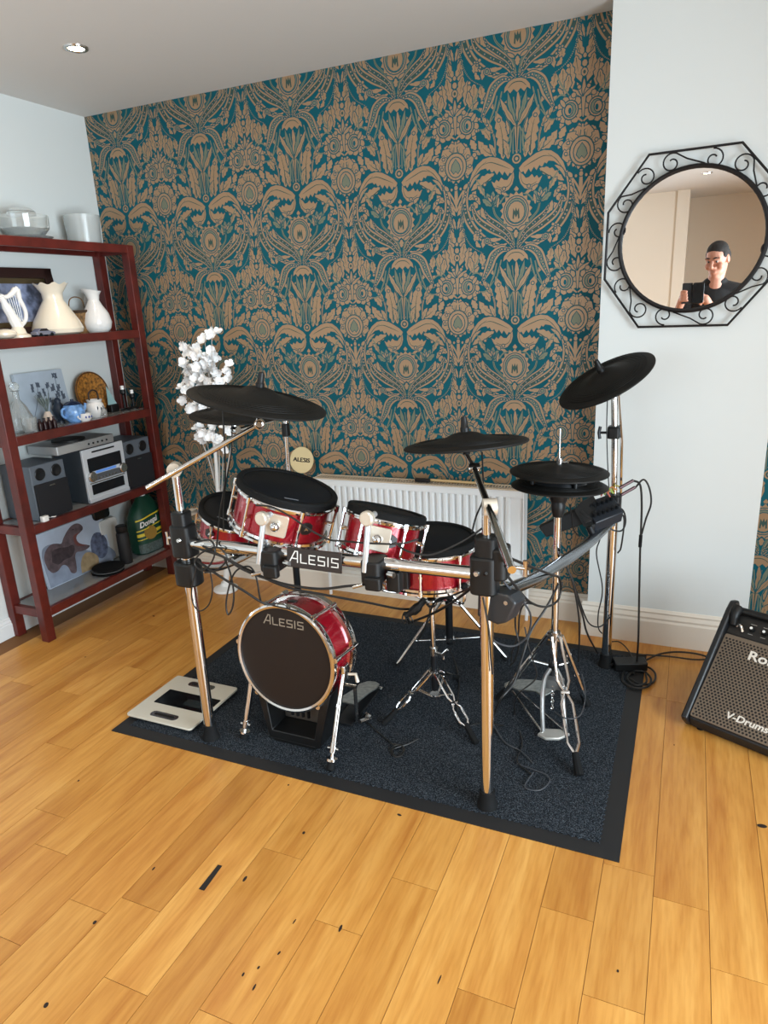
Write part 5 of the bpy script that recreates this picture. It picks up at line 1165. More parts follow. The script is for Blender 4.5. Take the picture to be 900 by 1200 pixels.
m_ = MB(); zf = lambda x: .03+.085*(x-2.40)/.2; k = len(FB)
vs = [(x,y,zf(x)) for x,y in FB]+[(x,y,zf(x)+.006) for x,y in FB]
m_.add(vs,[tuple(range(k))[::-1],tuple(range(k,2*k))]+[(i,(i+1)%k,k+(i+1)%k,k+i) for i in range(k)]); m_.build('footboard', mat('pedal_grey','#8f9390',.3,.8,noise_amt=.3,nscale=60), t, bevel=.002)
bpz = at(650,858,z=.012); m_ = MB(); m_.prism([(2.585,-.985),(2.615,-1.0),(2.66,-.985),(2.69,-.945),(2.655,-.93),(2.60,-.945)], .008, .018); m_.build('base_plate', mat('pedal_light','#c9c7c0',.35,.5), t, bevel=.002)
m_ = MB(); m_.tube([(2.60,-.96,.016),(2.59,-.93,.10),(2.585,-.88,.17),(2.60,-.845,.20)],.008,8,3); m_.tube([(2.675,-.94,.016),(2.66,-.91,.10),(2.645,-.87,.17),(2.62,-.84,.20)],.008,8,3); m_.rbox((2.615,-.86,.155),(.075,.03,.035),.008); m_.build('pedal_frame', mat('pedal_alu','#a9abab',.3,.8), t)
m_ = MB(); m_.tube([(2.60,-.97,.016),(2.44,-.745,.02)],.004,8); m_.tube([(2.68,-.94,.016),(2.46,-.73,.02)],.004,8); m_.build('floor_rods', chrome2, t)
m_ = MB()
for i in range(7): m_.torus(frame((2.615,-.872,.06+.014*i),(1,0,.3) if i%2 else (0,1,.3)),.006,.002,10,5)
m_.build('chain', chrome2, t)

# ---- drum module on the right wing
md = thing('drum_module', 'black drum module full of plugged cables at the end of the right side bar', 'drum module', (2.70,-.55,.66))
pts = [at(683,590,y=-.50), at(698,613,y=-.58), at(731,600,y=-.50), at(716,578,y=-.42)]
q0, q1, q2, q3 = pts; nn = (q1-q0).cross(q3-q0).normalized(); nn = nn if nn.y < 0 else -nn
def hexa(t, nm, A, off, mt, bv=.004):
    m_ = MB(); vs = list(A)+[p+off for p in A]; m_.add(vs,[(0,1,2,3),(7,6,5,4),(0,4,5,1),(1,5,6,2),(2,6,7,3),(3,7,4,0)]); return m_.build(nm, mt, t, bevel=bv)
hexa(md, 'jack_panel', pts, -nn*.05, mat('module_dark','#23282f',.4))
m_ = MB()
for i in range(6):
    for j in range(2):
        p = q0.lerp(q3,(i+.6)/6.4).lerp(q1.lerp(q2,(i+.6)/6.4), .3+.42*j); m_.cyl(p, p+nn*.016, .0075, n=10)
m_.build('jack_sockets', darkmetal, md)
A = [at(631,618,y=-.62), at(640,630,y=-.62), at(694,611,y=-.60), at(676,597,y=-.58)]; hexa(md, 'screen_back', A, V((0,.018,.006)), blackp)
A = [at(672,598,y=-.60), at(684,618,y=-.62), at(700,614,y=-.56), at(686,590,y=-.53)]; hexa(md, 'body', A, V((.02,.06,.02)), blackp)
MB().tube([at(690,617,y=-.58), at(697,632,y=-.57)], .012, 10).build('mount_stem', darkmetal, md)
m_ = MB()
for i, (px, py) in enumerate(((733,568),(735,576))):
    a = at(px-7,py+4,y=-.47); b = at(px+9,py-5,y=-.44); m_.cyl(a,b,.006,n=10)
m_.build('output_plugs', mat('plug_metal','#4b3335',.35,.5), md)
for i, cl in enumerate(('#b8b04a','#c98a52','#8fae52','#b0584a')):
    a = q3.lerp(q0,.12*i)+nn*.004; MB().tube([a, a+nn*.02+V((.01,0,.012)), a+nn*.03+V((.03,0,.0-.008*i))], .003, 6, 3).build('coloured_lead', mat('lead_'+cl[1:], cl, .5), md)
# ================================================================== amplifier
B0 = V((3.069,-.754,.056)); ps, th_ = radians(-24.5), radians(47.6)
u_ = V((cos(ps), sin(ps), 0)); bk = V((-sin(ps), cos(ps), 0)); e_ = V((0,0,cos(th_))) + bk*sin(th_); o_ = u_.cross(e_)
AM = Matrix(((u_.x,e_.x,o_.x),(u_.y,e_.y,o_.y),(u_.z,e_.z,o_.z))).to_4x4(); AM.translation = B0      # local: across, up the sloped face, out of it
AP = Matrix(((bk.x,0,u_.x),(bk.y,0,u_.y),(bk.z,1,u_.z))).to_4x4(); AP.translation = B0              # local: back, up, across
AW = .37
t = thing('drum_amplifier', 'black wedge floor amplifier with brown perforated grille on the wood floor at the right edge', 'amplifier', (B0.x+.2, B0.y+.1, 0))
body = mat('amp_vinyl', '#1b1b1d', .6, bump=.3, bscale=220)
MB().prism([(-.004,-.01),(.02,-.052),(.36,-.052),(.37,-.03),(.36,.27),(.335,.293),(.31,.285)], 0, AW, AP).build('cabinet', body, t, bevel=.004)
for z0 in (-.022, AW): MB().prism([(-.022,-.004),(-.012,-.022),(.022,-.055),(.365,-.055),(.38,-.03),(.37,.28),(.35,.318),(.315,.327),(.285,.307)], z0, z0+.022, AP).build('side_cheek', mat('amp_edge','#17191c',.4), t, bevel=.006)
MB().rbox((AW/2,.166,.002),(AW-.004,.334,.006),.006,AM).build('grille', mat('grille_brown','#776a5c',.45,.5), t, bevel=.001)
m_ = MB(); p_ = .0118; nx = int((AW-.02)/p_); ny = int(.322/(p_*.866))
for j in range(ny):
    for i in range(nx):
        x = .012+(i+.5*(j%2))*p_; y = .008+j*p_*.866
        m_.poly([(x+.0041*cos(a*pi/3), y+.0041*sin(a*pi/3), .0056) for a in range(6)], AM)
m_.build('grille_holes', mat('hole_black','#0c0a09',.8), t, smooth=False, weld=False)
MB().box((AW/2,.382,.0),(AW-.004,.09,.004),AM).build('control_panel', mat('amp_panel','#141312',.45), t, bevel=.001)
for i in range(7):
    x = .078+.042*i; m_ = MB(); m_.lathe([(0,.002),(.011,.002),(.009,.016),(0,.017)], AM @ Matrix.Translation((x,.374,0)), 18); m_.build('knob', blackp, t)
    MB().lathe([(0,.0175),(.005,.0175),(.005,.018),(0,.0182)], AM @ Matrix.Translation((x,.374,0)), 14).build('knob_cap', white_paint, t)
m_ = MB()
for i in range(7): m_.box((.078+.042*i,.355,.0024),(.016,.002,.0006),AM); m_.box((.078+.042*i,.394,.0024),(.02,.002,.0006),AM)
m_.build('panel_print', mat('panel_print_grey','#8a8782',.5), t, smooth=False)
MB().tube([AM @ V((-.01,.43,.012)), AM @ V((AW+.01,.43,.012))], .0135, 16).build('carry_handle', blackp, t)
for x in (.012, AW-.012): MB().tube([AM @ V((x,.375,.006)), AM @ V((x,.40,.024)), AM @ V((x,.435,.018))], [.014,.017,.02], 12, 3).build('handle_bracket', blackp, t)
m_ = MB(); m_.tube([AM @ V((.028,.37,.006)), AM @ V((.04,.375,.012)), AM @ V((.055,.355,.006))], .006, 8, 4); m_.build('handle_clip', chrome2, t)
MB().text('Roland', .048, AM @ Matrix.Translation((.178,.276,.0062)), ext=.0012, bold=.0009, sx=1.16).build('lettering', mat('amp_lettering','#dcd6cb',.4), t, smooth=False)
MB().text('V-Drums', .033, AM @ Matrix.Translation((.176,.047,.0062)), ext=.0008, bold=.0007, sx=1.1, shear=.12).build('lettering', mat('amp_lettering','#dcd6cb',.4), t, smooth=False)
for (a, b) in ((.03,0),(.33,0)):
    for c in (.03, AW-.03): MB().cyl(AP @ V((a,-.058,c)), AP @ V((a,-.05,c)), .012, n=12).build('foot', rubber, t)

# ================================================================== blossom tree
t = thing('blossom_tree', 'white artificial blossom tree on a round white base by the wallpaper', 'artificial plant', (.70,-.20,0))
wh = mat('white_petals', '#ffffff', .6, trans=0); stem = mat('white_stem', '#e4e4e2', .5)
MB().lathe([(0,0),(.065,0),(.07,.006),(.066,.016),(.03,.03),(.022,.05),(0,.05)], Matrix.Translation((.70,-.20,0)), 30).build('base', stem, t)
Yb = -.20
bp = lambda px, py, y=Yb: at(px, py, y=y)
trunk = [V((.70,-.20,.03)), bp(266,655), bp(262,620), bp(256,580), bp(252,525), bp(246,480)]
MB().tube(trunk, [.017,.015,.014,.012,.010,.008], 12, 4).build('trunk', stem, t)
spots = [(330,95),(345,85),(300,110),(220,140),(265,140),(320,150),(250,180),(340,190),(215,220),(300,200),(260,230),(330,240),(280,260),(240,270),(300,290),(250,290),(320,290),(405,235),(415,275),(375,295),(200,318),(205,370),(250,390),(290,390),(265,500),(300,520),(340,490),(320,540),(360,545),(300,545),(380,580),(400,490),(430,495),(330,510),(230,150),(280,180),(310,170),(345,250),(232,238),(270,295),(355,295),(285,230),(335,210),(300,250),(310,400),(240,405),(270,370),(310,345),(280,340),(245,330),(290,500),(275,535)]
m_ = MB(); rr = random.Random(3); tw = MB(); ctr = V(trunk[-1])
for i, (zx, zy) in enumerate(spots):
    p = at(160+zx*.2667, 370+zy*.2667, y=Yb + (rr.random()-.5)*.13)
    for q in range(3 if i % 3 else 2):
        c = p + V(((rr.random()-.5)*.035, (rr.random()-.5)*.04, (rr.random()-.5)*.035)) if q else p
        n = V((rr.random()-.4, -1+rr.random()*.8, rr.random()*1.2-.3)); M = frame(c, n, roll=rr.random()*6)
        for k in range(5):
            R_ = M @ Matrix.Rotation(2*pi*k/5, 4, 'Z') @ Matrix.Rotation(radians(-38-20*rr.random()), 4, 'Y'); s = .026+.007*rr.random()
            pts = [(0,0,0),(s*.45,-s*.42,.001),(s*.95,-s*.34,-.002),(s*1.12,0,-.004),(s*.95,s*.34,-.002),(s*.45,s*.42,.001)]
            m_.add(pts, [(0,1,2,3),(0,3,4,5)], R_)
        m_.ball((0,0,.003), .004, M, 6)
    j = 3 if zy > 450 else 5
    o = V(trunk[j]).lerp(V(trunk[max(0,j-1)]), rr.random()*.6)
    if i % 2 == 0: tw.tube([o, o.lerp(p,.5)+V((0,.01,.02)), p], [.005,.0035,.0018], 6, 4)
tw.build('branches', mat('branch_grey','#b9b4ae',.7), t)
bl = m_.build('blossoms', wh, t, smooth=False)

# ================================================================== cables
def W(p):
    if len(p) == 3: return at(p[0], p[1], y=p[2])
    return at(p[0], p[1], z=p[3])
def cable(label, pts, r=.0032, name='cable', cat='cable', mt=None, group=None):
    c = [W(p) for p in pts]; r *= 1.18
    return tag(MB().tube(c, r, 7, 7).build(name, mt or cable_mat, loc=tuple(c[0]), weld=False), label, cat, group)
F_ = lambda x, y, h=.012: (x, y, 'z', h)
cable('black cable sagging from the left clamp along under the name plate to the right', [(226,641,-1.42),(260,652,-1.43),(284,667,-1.43),(312,678,-1.43),(341,686,-1.43),(375,690,-1.43),(405,687,-1.43),(431,684,-1.42),(440,676,-1.41)], .0035)
cable('black cable from the left clamp dropping onto the top of the bass drum', [(228,655,-1.42),(260,677,-1.43),(285,692,-1.42),(309,707,-1.40),(322,708,-1.37)], .0035)
cable('black cable drooping from the left clamp across to the snare basket', [(238,640,-1.42),(266,655,-1.43),(330,686,-1.38),(380,697,-1.3),(430,706,-1.2),(475,714,-1.05),(497,706,-.97)], .0035)
cable('thin black cable resting on the bass drum and running down its red shell', [(318,709,-1.372),(352,718,-1.352),(375,731,-1.3),(395,748,-1.24),(413,758,-1.17)], .002)
cable('thin black cable loop below the hinge clamp on the left leg', [(231,662,-1.43),(225,688,-1.42),(226,706,-1.42),(234,716,-1.42),(245,708,-1.42),(249,690,-1.42),(246,668,-1.42)], .002)
cable('black cable loop hanging between the left leg and the bass drum', [(262,652,-1.42),(270,672,-1.42),(274,696,-1.42),(272,713,-1.42),(267,720,-1.42),(265,706,-1.42),(270,682,-1.42),(278,668,-1.42),(292,664,-1.42),(300,676,-1.42),(304,698,-1.41),(306,706,-1.40)], .0025)
cable('black cable loop tangled at the left clamp under the front bar', [(228,636,-1.42),(246,633,-1.42),(252,646,-1.43),(246,662,-1.43),(236,668,-1.43),(228,660,-1.43),(236,648,-1.43),(256,642,-1.43),(266,655,-1.43),(254,668,-1.43),(240,671,-1.43)], .0025)
cable('short black lead hanging from the largest cymbal down behind the low left tom', [(261,482,-1.20),(263,520,-1.2),(264,560,-1.18),(258,600,-1.3),(254,640,-1.41)], .0025)
cable('thin black lead hanging from the half hidden cymbal down past the low left tom', [(272,495,-.73),(271,530,-.8),(266,560,-.9),(262,590,-1.06),(262,622,-1.3)], .0022)
cable('black lead crossing the front of the larger tom', [(300,592,-1.41),(318,594,-1.415),(340,605,-1.415),(362,620,-1.415),(385,632,-1.41),(400,634,-1.40),(440,637,-1.41),(470,637,-1.39),(490,632,-1.36)], .0025)
cable('black lead from the smaller tom crossing over the front bar to the right clamp', [(463,636,-1.35),(478,646,-1.40),(505,650,-1.405),(535,638,-1.40),(557,625,-1.39),(574,612,-1.385)], .0025)
cable('bundle cable hanging off the right clamp to the connector under the snare', [(570,672,-1.42),(545,695,-1.3),(520,712,-1.15),(500,722,-1.05),(478,730,-1.0)], .0038)
cable('black cable sloping from the right clamp behind the post toward the snare stand', [(590,662,-1.40),(560,684,-1.2),(530,698,-1.05),(510,705,-.98),(498,735,-.97),(490,750,-.9)], .003)
cable('black cable arching from the right clamp over the side bar toward the hi-hat tube', [(600,655,-1.36),(622,664,-1.25),(645,673,-1.05),(655,677,-.92),(658,690,-.86)], .0035)
cable('black cable looping below the right side bar next to the hi-hat tube', [(585,662,-1.38),(605,688,-1.33),(622,706,-1.2),(640,711,-1.0),(654,703,-.86),(659,682,-.84)], .0032)
cable('black cable drooping from the right clamp in a long loop to the hi-hat tube', [(583,672,-1.38),(600,693,-1.35),(612,704,-1.3),(622,722,-1.2),(618,745,-1.15),(602,757,-1.15),(582,753,-1.2),(570,740,-1.37)], .0026, mt=mat('cable_grey','#3a3d42',.5))
cable('black cable loop hanging free left of the hi-hat legs', [(623,706,-1.1),(612,705,-1.12),(605,716,-1.12),(604,735,-1.1),(608,755,-1.1),(604,772,-1.05),(598,780,-1.0)], .0026)
cable('second black loop hanging inside the free loop left of the hi-hat legs', [(626,708,-1.08),(615,708,-1.1),(609,720,-1.1),(607,745,-1.08),(600,764,-1.05),(599,775,-1.0)], .0024)
cable('black cable falling from the side bar across the hi-hat legs', [(655,684,-.82),(640,712,-.86),(622,740,-.92),(612,770,-.98),(602,800,-1.05),(585,822,-1.1),F_(575,850)], .0035)
cable('thin black cable hanging from the side bar to the mat in front of the footboard', [(615,735,-1.02),(620,760,-1.02),(625,775,-1.0),(628,795,-.98),(606,815,-1.0),F_(603,835),F_(612,870),F_(606,892),F_(622,907)], .0022)
cable('black cable falling from the side bar down the right of the hi-hat stand', [(668,672,-.75),(676,700,-.7),(683,722,-.66),(688,742,-.6),F_(700,765)], .0032)
cable('black cable dropping from the side bar to the mat beside the tilted cymbal leg', [(664,664,-.80),(672,686,-.78),(678,720,-.74),(679,745,-.7),(678,775,-.66)], .0028)
cable('black cable with slack curve between the side bar and the right rear leg', [(670,676,-.70),(684,718,-.55),(692,732,-.48),(704,734,-.44),(716,722,-.43)], .0025)
cable('thin black cable wandering down the white wall left of the right rear leg', [(703,632,-.46),(699,650,-.44),(706,690,-.42),(701,720,-.40),(702,738,-.38),(712,746,-.38)], .0022)
cable('black Y cable from the drum module down the white wall to the floor', [(742,563,-.44),(750,568,-.44),(752,590,-.44),(751,625,-.44),(750,650,-.44),(749,700,-.43),(748,750,-.42),F_(746,778,.03)], .0034)
cable('second half of the Y cable looping wider out of the drum module', [(744,572,-.44),(754,562,-.44),(761,572,-.44),(763,590,-.44),(757,608,-.44),(752,626,-.44)], .003)
tag(MB().cyl(at(751,627,y=-.44), at(750,641,y=-.44), .0065, n=10).build('cable_joint', rubber, loc=tuple(at(750,641,y=-.44))), 'small black joint where the Y cable halves meet', 'cable joint')
cable('power lead running along the floor from the amplifier to the coiled pile', [F_(842,775),F_(820,767),F_(795,764),F_(775,766),F_(760,772),F_(748,781),F_(742,790)], .0034, 'power_cable')
cable('second floor lead from the amplifier to the coiled pile', [F_(838,772,.02),F_(815,773),F_(790,770),F_(768,768),F_(750,768),F_(738,775)], .003, 'power_cable')
cable('black cable coiled in loops on the mat corner beside the power adapter', [F_(738,795),F_(750,802),F_(765,800),F_(768,790),F_(760,782),F_(745,780),F_(732,786),F_(730,798),F_(742,806),F_(758,805),F_(763,796),F_(755,787),F_(742,787),F_(735,795),F_(745,803,.018),F_(757,800,.018),F_(757,790,.018)], .0036, 'coiled_cable')
cable('thin lead curving on the floor from the rear leg to the power adapter', [F_(716,752),F_(725,752),F_(733,758),F_(740,768,.02),F_(742,776,.03)], .0024)
cable('thin black cable rising from the bass pedal across the mat to the small coil', [F_(404,816,.05),F_(412,824,.02),F_(420,838),F_(432,848),F_(448,862),F_(460,872)], .0022)
cable('small black coil of cable lying on the mat before the snare stand', [F_(460,872),F_(470,874),F_(473,880),F_(466,887),F_(459,883),F_(460,876),F_(468,873),F_(474,878),F_(470,886),F_(462,886),F_(461,878),F_(478,872),F_(490,866)], .0026, 'coiled_cable')
cable('thin black cable crossing the mat from the throne to the snare stand leg', [(527,760,-.55),F_(534,778),F_(538,800),F_(536,830),F_(541,852),F_(560,848),F_(590,850)], .0022)
cable('thin grey cable on the mat beside the right front post', [F_(572,838),F_(590,868),F_(610,880),F_(625,895)], .0022, mt=mat('cable_grey','#3a3d42',.5))
cable('thin grey cable curl on the mat in front of the hi-hat stand', [F_(606,895),F_(625,902),F_(640,908),F_(644,916),F_(632,926),F_(615,922),F_(625,905)], .0018, mt=mat('cable_grey','#3a3d42',.5))
cable('thin cable wound round the looped front leg of the hi-hat stand', [F_(660,842,.14),(650,834,-1.0),(664,842,-1.12),(680,838,-1.06),(686,815,-.9),(682,790,-.8)], .0016, mt=mat('cable_grey','#3a3d42',.5))
cable('black lead running down the front of the right front post', [(566,700,-1.42),(573,740,-1.41),(575,770,-1.405),(577,790,-1.40)], .0024)
cable('black lead from the middle cymbal down to the right clamp', [(565,530,-1.08),(566,560,-1.14),(566,585,-1.25),(558,605,-1.36),(553,624,-1.38)], .0022)
cable('black lead sagging from the tilter of the middle cymbal into the right clamp', [(580,610,-1.39),(583,628,-1.41),(586,646,-1.42),(592,660,-1.41)], .003)
cable('thin black cable hanging beside the tube of the tilted cymbal', [(712,465,-.43),(711,500,-.43),(712,540,-.43),(714,580,-.43)], .0018)
cable('tangle of black leads at the rear of the drum module', [(718,592,-.44),(730,598,-.44),(733,612,-.44),(728,622,-.45),(716,620,-.46),(710,610,-.48),(718,602,-.47),(731,606,-.45),(728,640,-.44),(724,648,-.43)], .0028)
cable('black loop of lead hanging from the hi-hat sensor to the module', [(668,592,-.76),(670,605,-.72),(672,620,-.68),(678,628,-.64)], .0022)
t = thing('cable_connector', 'black multi-pin cable connector hanging under the snare with taped leads', 'connector', tuple(at(485,715,y=-1.05)))
MB().tube([at(497,703,y=-1.05), at(487,714,y=-1.06), at(475,722,y=-1.07)], [.012,.017,.011], 10, 4).build('connector_body', blackp, t)
m_ = MB()
for i in range(4): m_.torus(frame(at(474+2*i,724,y=-1.06), (1,.4*i,.2*i)), .020, .0026, 22, 6)
m_.build('cable_loops', cable_mat, t)
t = thing('power_adapter', 'black power adapter block on the mat corner by the right rear leg', 'power adapter', (2.845,-.43,RUGZ))
MB().rbox((0,0,.02),(.13,.06,.036),.008, Matrix.Translation((2.845,-.40,RUGZ)) @ Matrix.Rotation(.35,4,'Z')).build('block', blackp, t, bevel=.004)
MB().tube([(2.785,-.42,RUGZ+.02),(2.765,-.43,RUGZ+.015)],[.006,.004],8).build('strain_relief', rubber, t)
# sensor box clipped below the front bar
p = at(463,683,y=FY); t = tag(MB().rbox((p.x,FY+.0,p.z+.008),(.042,.04,.06),.006).build('sensor_box', blackp, loc=(p.x,FY,p.z-.02), bevel=.003), 'small black box clipped under the front bar below the smaller tom', 'sensor box')

# ================================================================== the photographer (seen in the mirror)
skin = mat('skin', '#c98f78', .5); tee = mat('black_tshirt', '#141416', .85)
def blobmesh(name, parts, mt, parent, vox, smooth_it=4):
    m_ = MB()
    for pt in parts:
        if pt[0] == 'c':                                   # capsule chain: points, radii
            P, R_ = [V(p) for p in pt[1]], pt[2]
            for i in range(len(P)-1):
                m_.cyl(P[i], P[i+1], R_[i], R_[i+1], 14)
            for p, r in zip(P, R_): m_.ball(p, r, None, 14)
        else: m_.ball((0,0,0), 1, Matrix.Translation(V(pt[1])) @ (pt[3] if len(pt) > 3 else Matrix.Identity(4)) @ Matrix.Diagonal((*pt[2], 1)), 20)
    o = m_.build(name, mt, parent, ang=180, weld=False)
    r = o.modifiers.new('remesh', 'REMESH'); r.mode = 'VOXEL'; r.voxel_size = vox; r.use_smooth_shade = True
    if smooth_it: s_ = o.modifiers.new('smooth', 'SMOOTH'); s_.iterations = smooth_it; s_.factor = .5
    return o
pt_ = thing('person', 'short haired man in a black t-shirt holding up a phone, reflected in the round mirror', 'person', (3.12,-3.44,0))
HD = V((3.12,-3.385,1.70)); look = V((2.99,-3.11,1.47)); fw_ = (look-HD); fw_.z *= .45; fw_.normalize()
hr = V((fw_.y,-fw_.x,0)).normalized(); hu = hr.cross(fw_).normalized()
HM = Matrix(((hr.x,fw_.x,hu.x),(hr.y,fw_.y,hu.y),(hr.z,fw_.z,hu.z))).to_4x4(); HM.translation = HD     # local: right, forward, up
h = lambda a, b, c: HM @ V((a, b, c)); RT = HM.to_3x3().to_4x4()
SHL, SHR = V((2.945,-3.45,1.45)), V((3.300,-3.45,1.45))          # shoulders (his left is -x)
ELL, ELR = V((2.845,-3.36,1.17)), V((3.36,-3.33,1.18)); WRL, WRR = V((2.875,-3.165,1.355)), V((3.085,-3.165,1.375))
parts = [('e', h(0,-.008,.03), (.077,.096,.098), RT), ('e', h(0,.018,-.055), (.062,.072,.075), RT), ('e', h(0,.05,-.098), (.034,.034,.026), RT),
         ('c', [h(0,.088,.018), h(0,.108,-.022), h(0,.100,-.034)], [.008,.0125,.010]), ('e', h(-.017,.092,-.034), (.011,.012,.009), RT), ('e', h(.017,.092,-.034), (.011,.012,.009), RT),
         ('e', h(0,.084,-.066), (.026,.012,.006), RT), ('e', h(0,.082,-.076), (.022,.012,.007), RT),
         ('c', [h(-.052,.074,.030), h(-.02,.088,.032)], [.010,.010]), ('c', [h(.052,.074,.030), h(.02,.088,.032)], [.010,.010]),
         ('e', h(-.079,-.005,.0), (.010,.020,.033), RT), ('e', h(.079,-.005,.0), (.010,.020,.033), RT), ('e', h(-.045,.06,-.03), (.026,.024,.028), RT), ('e', h(.045,.06,-.03), (.026,.024,.028), RT),
         ('c', [V((3.12,-3.44,1.44)), V((3.12,-3.415,1.56)), h(0,-.03,-.05)], [.066,.058,.058]),
         ('e', (3.12,-3.45,1.28), (.18,.115,.22)), ('e', (3.12,-3.45,1.05), (.165,.115,.2)), ('c', [SHL, V((3.12,-3.45,1.495)), SHR], [.058,.07,.058]),
         ('c', [SHL, SHL.lerp(ELL,.4), ELL, ELL.lerp(WRL,.35), WRL], [.058,.053,.042,.043,.027]), ('c', [SHR, SHR.lerp(ELR,.4), ELR, ELR.lerp(WRR,.35), WRR], [.058,.053,.042,.043,.027]),
         ('c', [V((3.03,-3.45,.95)), V((3.02,-3.44,.52)), V((3.01,-3.46,.10))], [.095,.062,.042]), ('c', [V((3.21,-3.45,.95)), V((3.22,-3.44,.52)), V((3.23,-3.46,.10))], [.095,.062,.042]), ('e', (3.12,-3.45,.95), (.165,.115,.13))]
# hands: his left holds the case from the side, his right taps the screen
PC = V((2.972,-3.108,1.462))
def hand(w, palm, fingers, thumb):
    parts.append(('c', [w, V(w).lerp(V(palm),.5), palm], [.026,.030,.030]))
    for f in fingers: parts.append(('c', [palm]+[V(p) for p in f], [.020]+[.0098-.0008*i for i in range(len(f))]))
    parts.append(('c', [w, *[V(p) for p in thumb]], [.02]+[.0115-.001*i for i in range(len(thumb))]))
pl = V((2.893,-3.142,1.415))
hand(WRL, pl, [[(2.887,-3.108,1.432+.022*k),(2.900,-3.092,1.434+.023*k),(2.928-.003*k,-3.089,1.432+.022*k)] for k in range(-1,3)], [(2.90,-3.16,1.44),(2.915,-3.145,1.47),(2.93,-3.13,1.49)])
pr = V((3.055,-3.15,1.418))
hand(WRR, pr, [[(3.035,-3.135,1.45),(3.012,-3.13,1.475),(2.99,-3.128,1.49)]] + [[(3.032,-3.13,1.43-.017*k),(3.018,-3.135,1.418-.017*k),(3.028,-3.15,1.408-.016*k)] for k in range(3)], [(3.04,-3.16,1.44),(3.02,-3.155,1.455)])
bodyo = blobmesh('body', parts, skin, pt_, .0055, 3)
shirt = [('e', (3.12,-3.45,1.28), (.195,.13,.215)), ('e', (3.12,-3.45,1.04), (.182,.130,.2)), ('c', [SHL, V((3.12,-3.452,1.492)), SHR], [.068,.078,.068]),
         ('c', [SHL, SHL.lerp(ELL,.62)], [.072,.064]), ('c', [SHR, SHR.lerp(ELR,.62)], [.072,.064]), ('e', (3.12,-3.445,1.54), (.088,.082,.042)), ('e', (3.12,-3.45,1.36), (.19,.125,.17))]
blobmesh('t_shirt', shirt, tee, pt_, .007, 4)
blobmesh('trousers', [('e', (3.12,-3.45,.93), (.19,.135,.14)), ('c', [V((3.03,-3.45,.93)), V((3.02,-3.44,.52)), V((3.01,-3.46,.07))], [.108,.08,.068]), ('c', [V((3.21,-3.45,.93)), V((3.22,-3.44,.52)), V((3.23,-3.46,.07))], [.108,.08,.068])], mat('dark_denim','#23293a',.85), pt_, .009, 4)
for x in (3.01, 3.23): blobmesh('shoe', [('c', [V((x,-3.50,.045)), V((x,-3.42,.045)), V((x,-3.33,.036))], [.042,.045,.034])], mat('shoe_leather','#1d1a18',.5), pt_, .006, 3)
blobmesh('hair', [('e', h(0,-.014,.063), (.0765,.089,.073), RT), ('e', h(0,-.052,.015), (.078,.056,.08), RT), ('e', h(-.066,-.008,.042), (.014,.05,.036), RT), ('e', h(.066,-.008,.042), (.014,.05,.036), RT)], mat('dark_hair','#1d1714',.8,bump=.6,bscale=300), pt_, .006, 2)
for s in (-1, 1):
    eo = MB().ball((0,0,0), .0115, Matrix.Translation(h(.031*s,.0765,.012)), 14); eo.build('eye', mat('eye_white','#8f847c',.4), pt_)
    MB().ball((0,0,0), .0062, Matrix.Translation(h(.031*s,.0845,.009)), 12).build('iris', mat('iris_dark','#2b211a',.2), pt_)
    MB().tube([h(.012*s,.098,.038), h(.032*s,.096,.043), h(.052*s,.082,.038)], [.004,.005,.003], 8, 4).build('eyebrow', mat('dark_hair','#1d1714',.8,bump=.6,bscale=300), pt_)
# phone in an open flip case, held right behind the viewpoint
t = thing('phone', 'black phone in an open flip case held up by the man in the mirror', 'phone', (2.972,-3.112,1.40))
MB().rbox((0,0,0),(.078,.150,.010),.010, Matrix.Translation((3.002,-3.116,1.462)) @ Matrix.Rotation(pi/2,4,'X')).build('handset', mat('phone_black','#0c0d10',.25), t, bevel=.002)
MB().rbox((0,0,0),(.072,.150,.006),.006, Matrix.Translation((2.925,-3.118,1.462)) @ Matrix.Rotation(radians(-6),4,'Z') @ Matrix.Rotation(pi/2,4,'X')).build('case_flap', mat('case_leather','#151416',.6), t, bevel=.001)
MB().cyl((2.977,-3.111,1.478),(2.977,-3.108,1.478),.007,n=18).build('camera_lens', mat('lens_dark','#111418',.05), t)

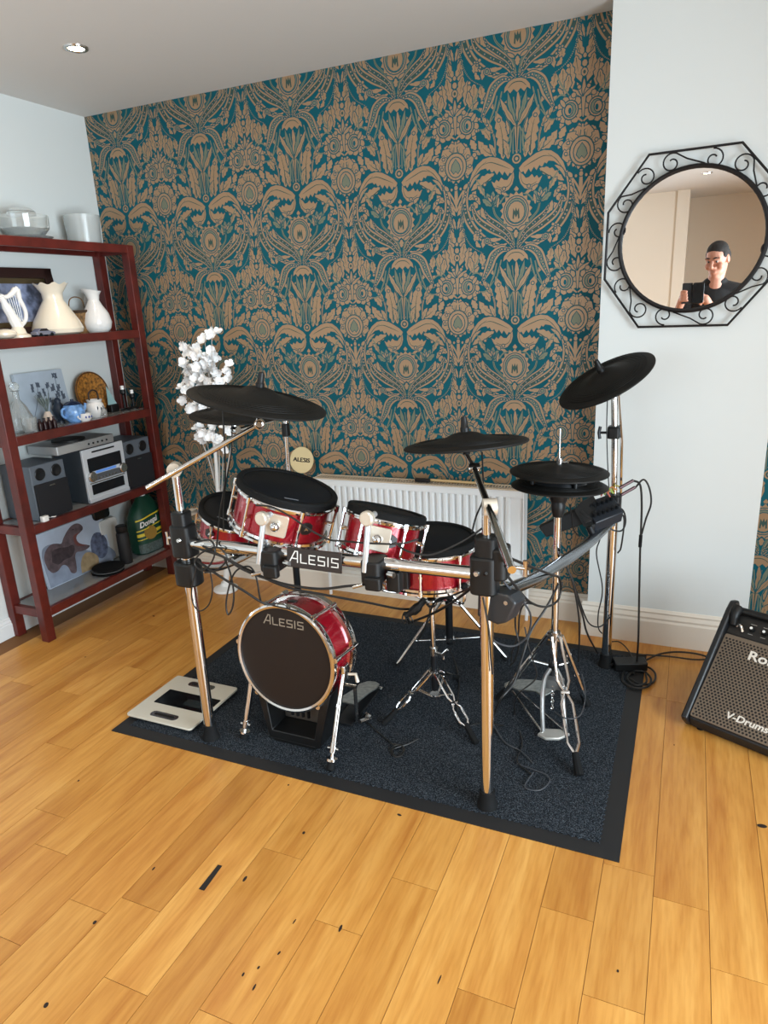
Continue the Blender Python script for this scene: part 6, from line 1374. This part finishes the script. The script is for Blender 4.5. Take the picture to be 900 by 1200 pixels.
# ------------------------------------------------------------------ pieces of parts hang under their part
SUB = {'badge_mark': 'badge', 'mount_bolt': 'mount_clamp', 'mount_ball': 'mount_plate', 'head_mark': 'head', 'rubber_tip': 'leg', 'clamp_bolt': 'clamp', 'wing_nut': 'clamp',
       'knob_cap': 'knob', 'tweeter': 'cabinet', 'display_strip': 'display', 'dial': 'control_bar', 'grille_holes': 'grille', 'panel_print': 'control_panel', 'display': 'display_band',
       'slot': 'foot_electrode', 'photo': 'mount', 'strings': 'harp_frame', 'iris': 'eye', 'spur_washer': 'spur_tube', 'spur_sleeve': 'spur_tube', 'wing_bolt': 'spur_bracket',
       'spring': 'support_cradle', 'cradle_plate': 'support_cradle', 'grooves': 'playing_surface', 'windows': 'body', 'crest': 'body', 'yellow_band': 'body', 'clear_base': 'body',
       'dinosaur_print': 'canvas', 'mist_print': 'canvas', 'rock_print': 'canvas', 'ground_print': 'canvas', 'sprig_print': 'canvas', 'woven_rings': 'disc', 'handle_clip': 'handle_bracket',
       'jack_sockets': 'jack_panel', 'coloured_lead': 'jack_panel', 'output_plugs': 'jack_panel', 'scroll': 'octagon_bar', 'spacer_peg': 'sensor_ring', 'camera_lens': 'handset', 'lens': 'handset',
       'painted_leaf': 'body', 'painted_flower': 'body', 'chain': 'pedal_frame', 'arm_socket': 'arm_clamp', 'rubber_foot': 'spur_tube', 'dinosaur_shade': 'canvas', 'dinosaur_eye': 'canvas', 'dinosaur_mouth': 'canvas'}
base = lambda o: o.name.split('.')[0]
def centre(o):
    n = len(o.data.vertices); c = V((0, 0, 0))
    for v in o.data.vertices: c += v.co
    return c / max(1, n)
for root in [o for o in COL.objects if o.parent is None and o.type == 'EMPTY']:
    kids = [k for k in COL.objects if k.parent == root]
    for k in kids:
        tgt = SUB.get(base(k))
        if not tgt: continue
        cands = [q for q in kids if base(q) == tgt or (tgt == 'clamp' and base(q) == 'hinge_clamp')]
        if not cands: continue
        ck = centre(k); q = min(cands, key=lambda q: (centre(q) - ck).length)
        if q.parent == root: k.parent = q
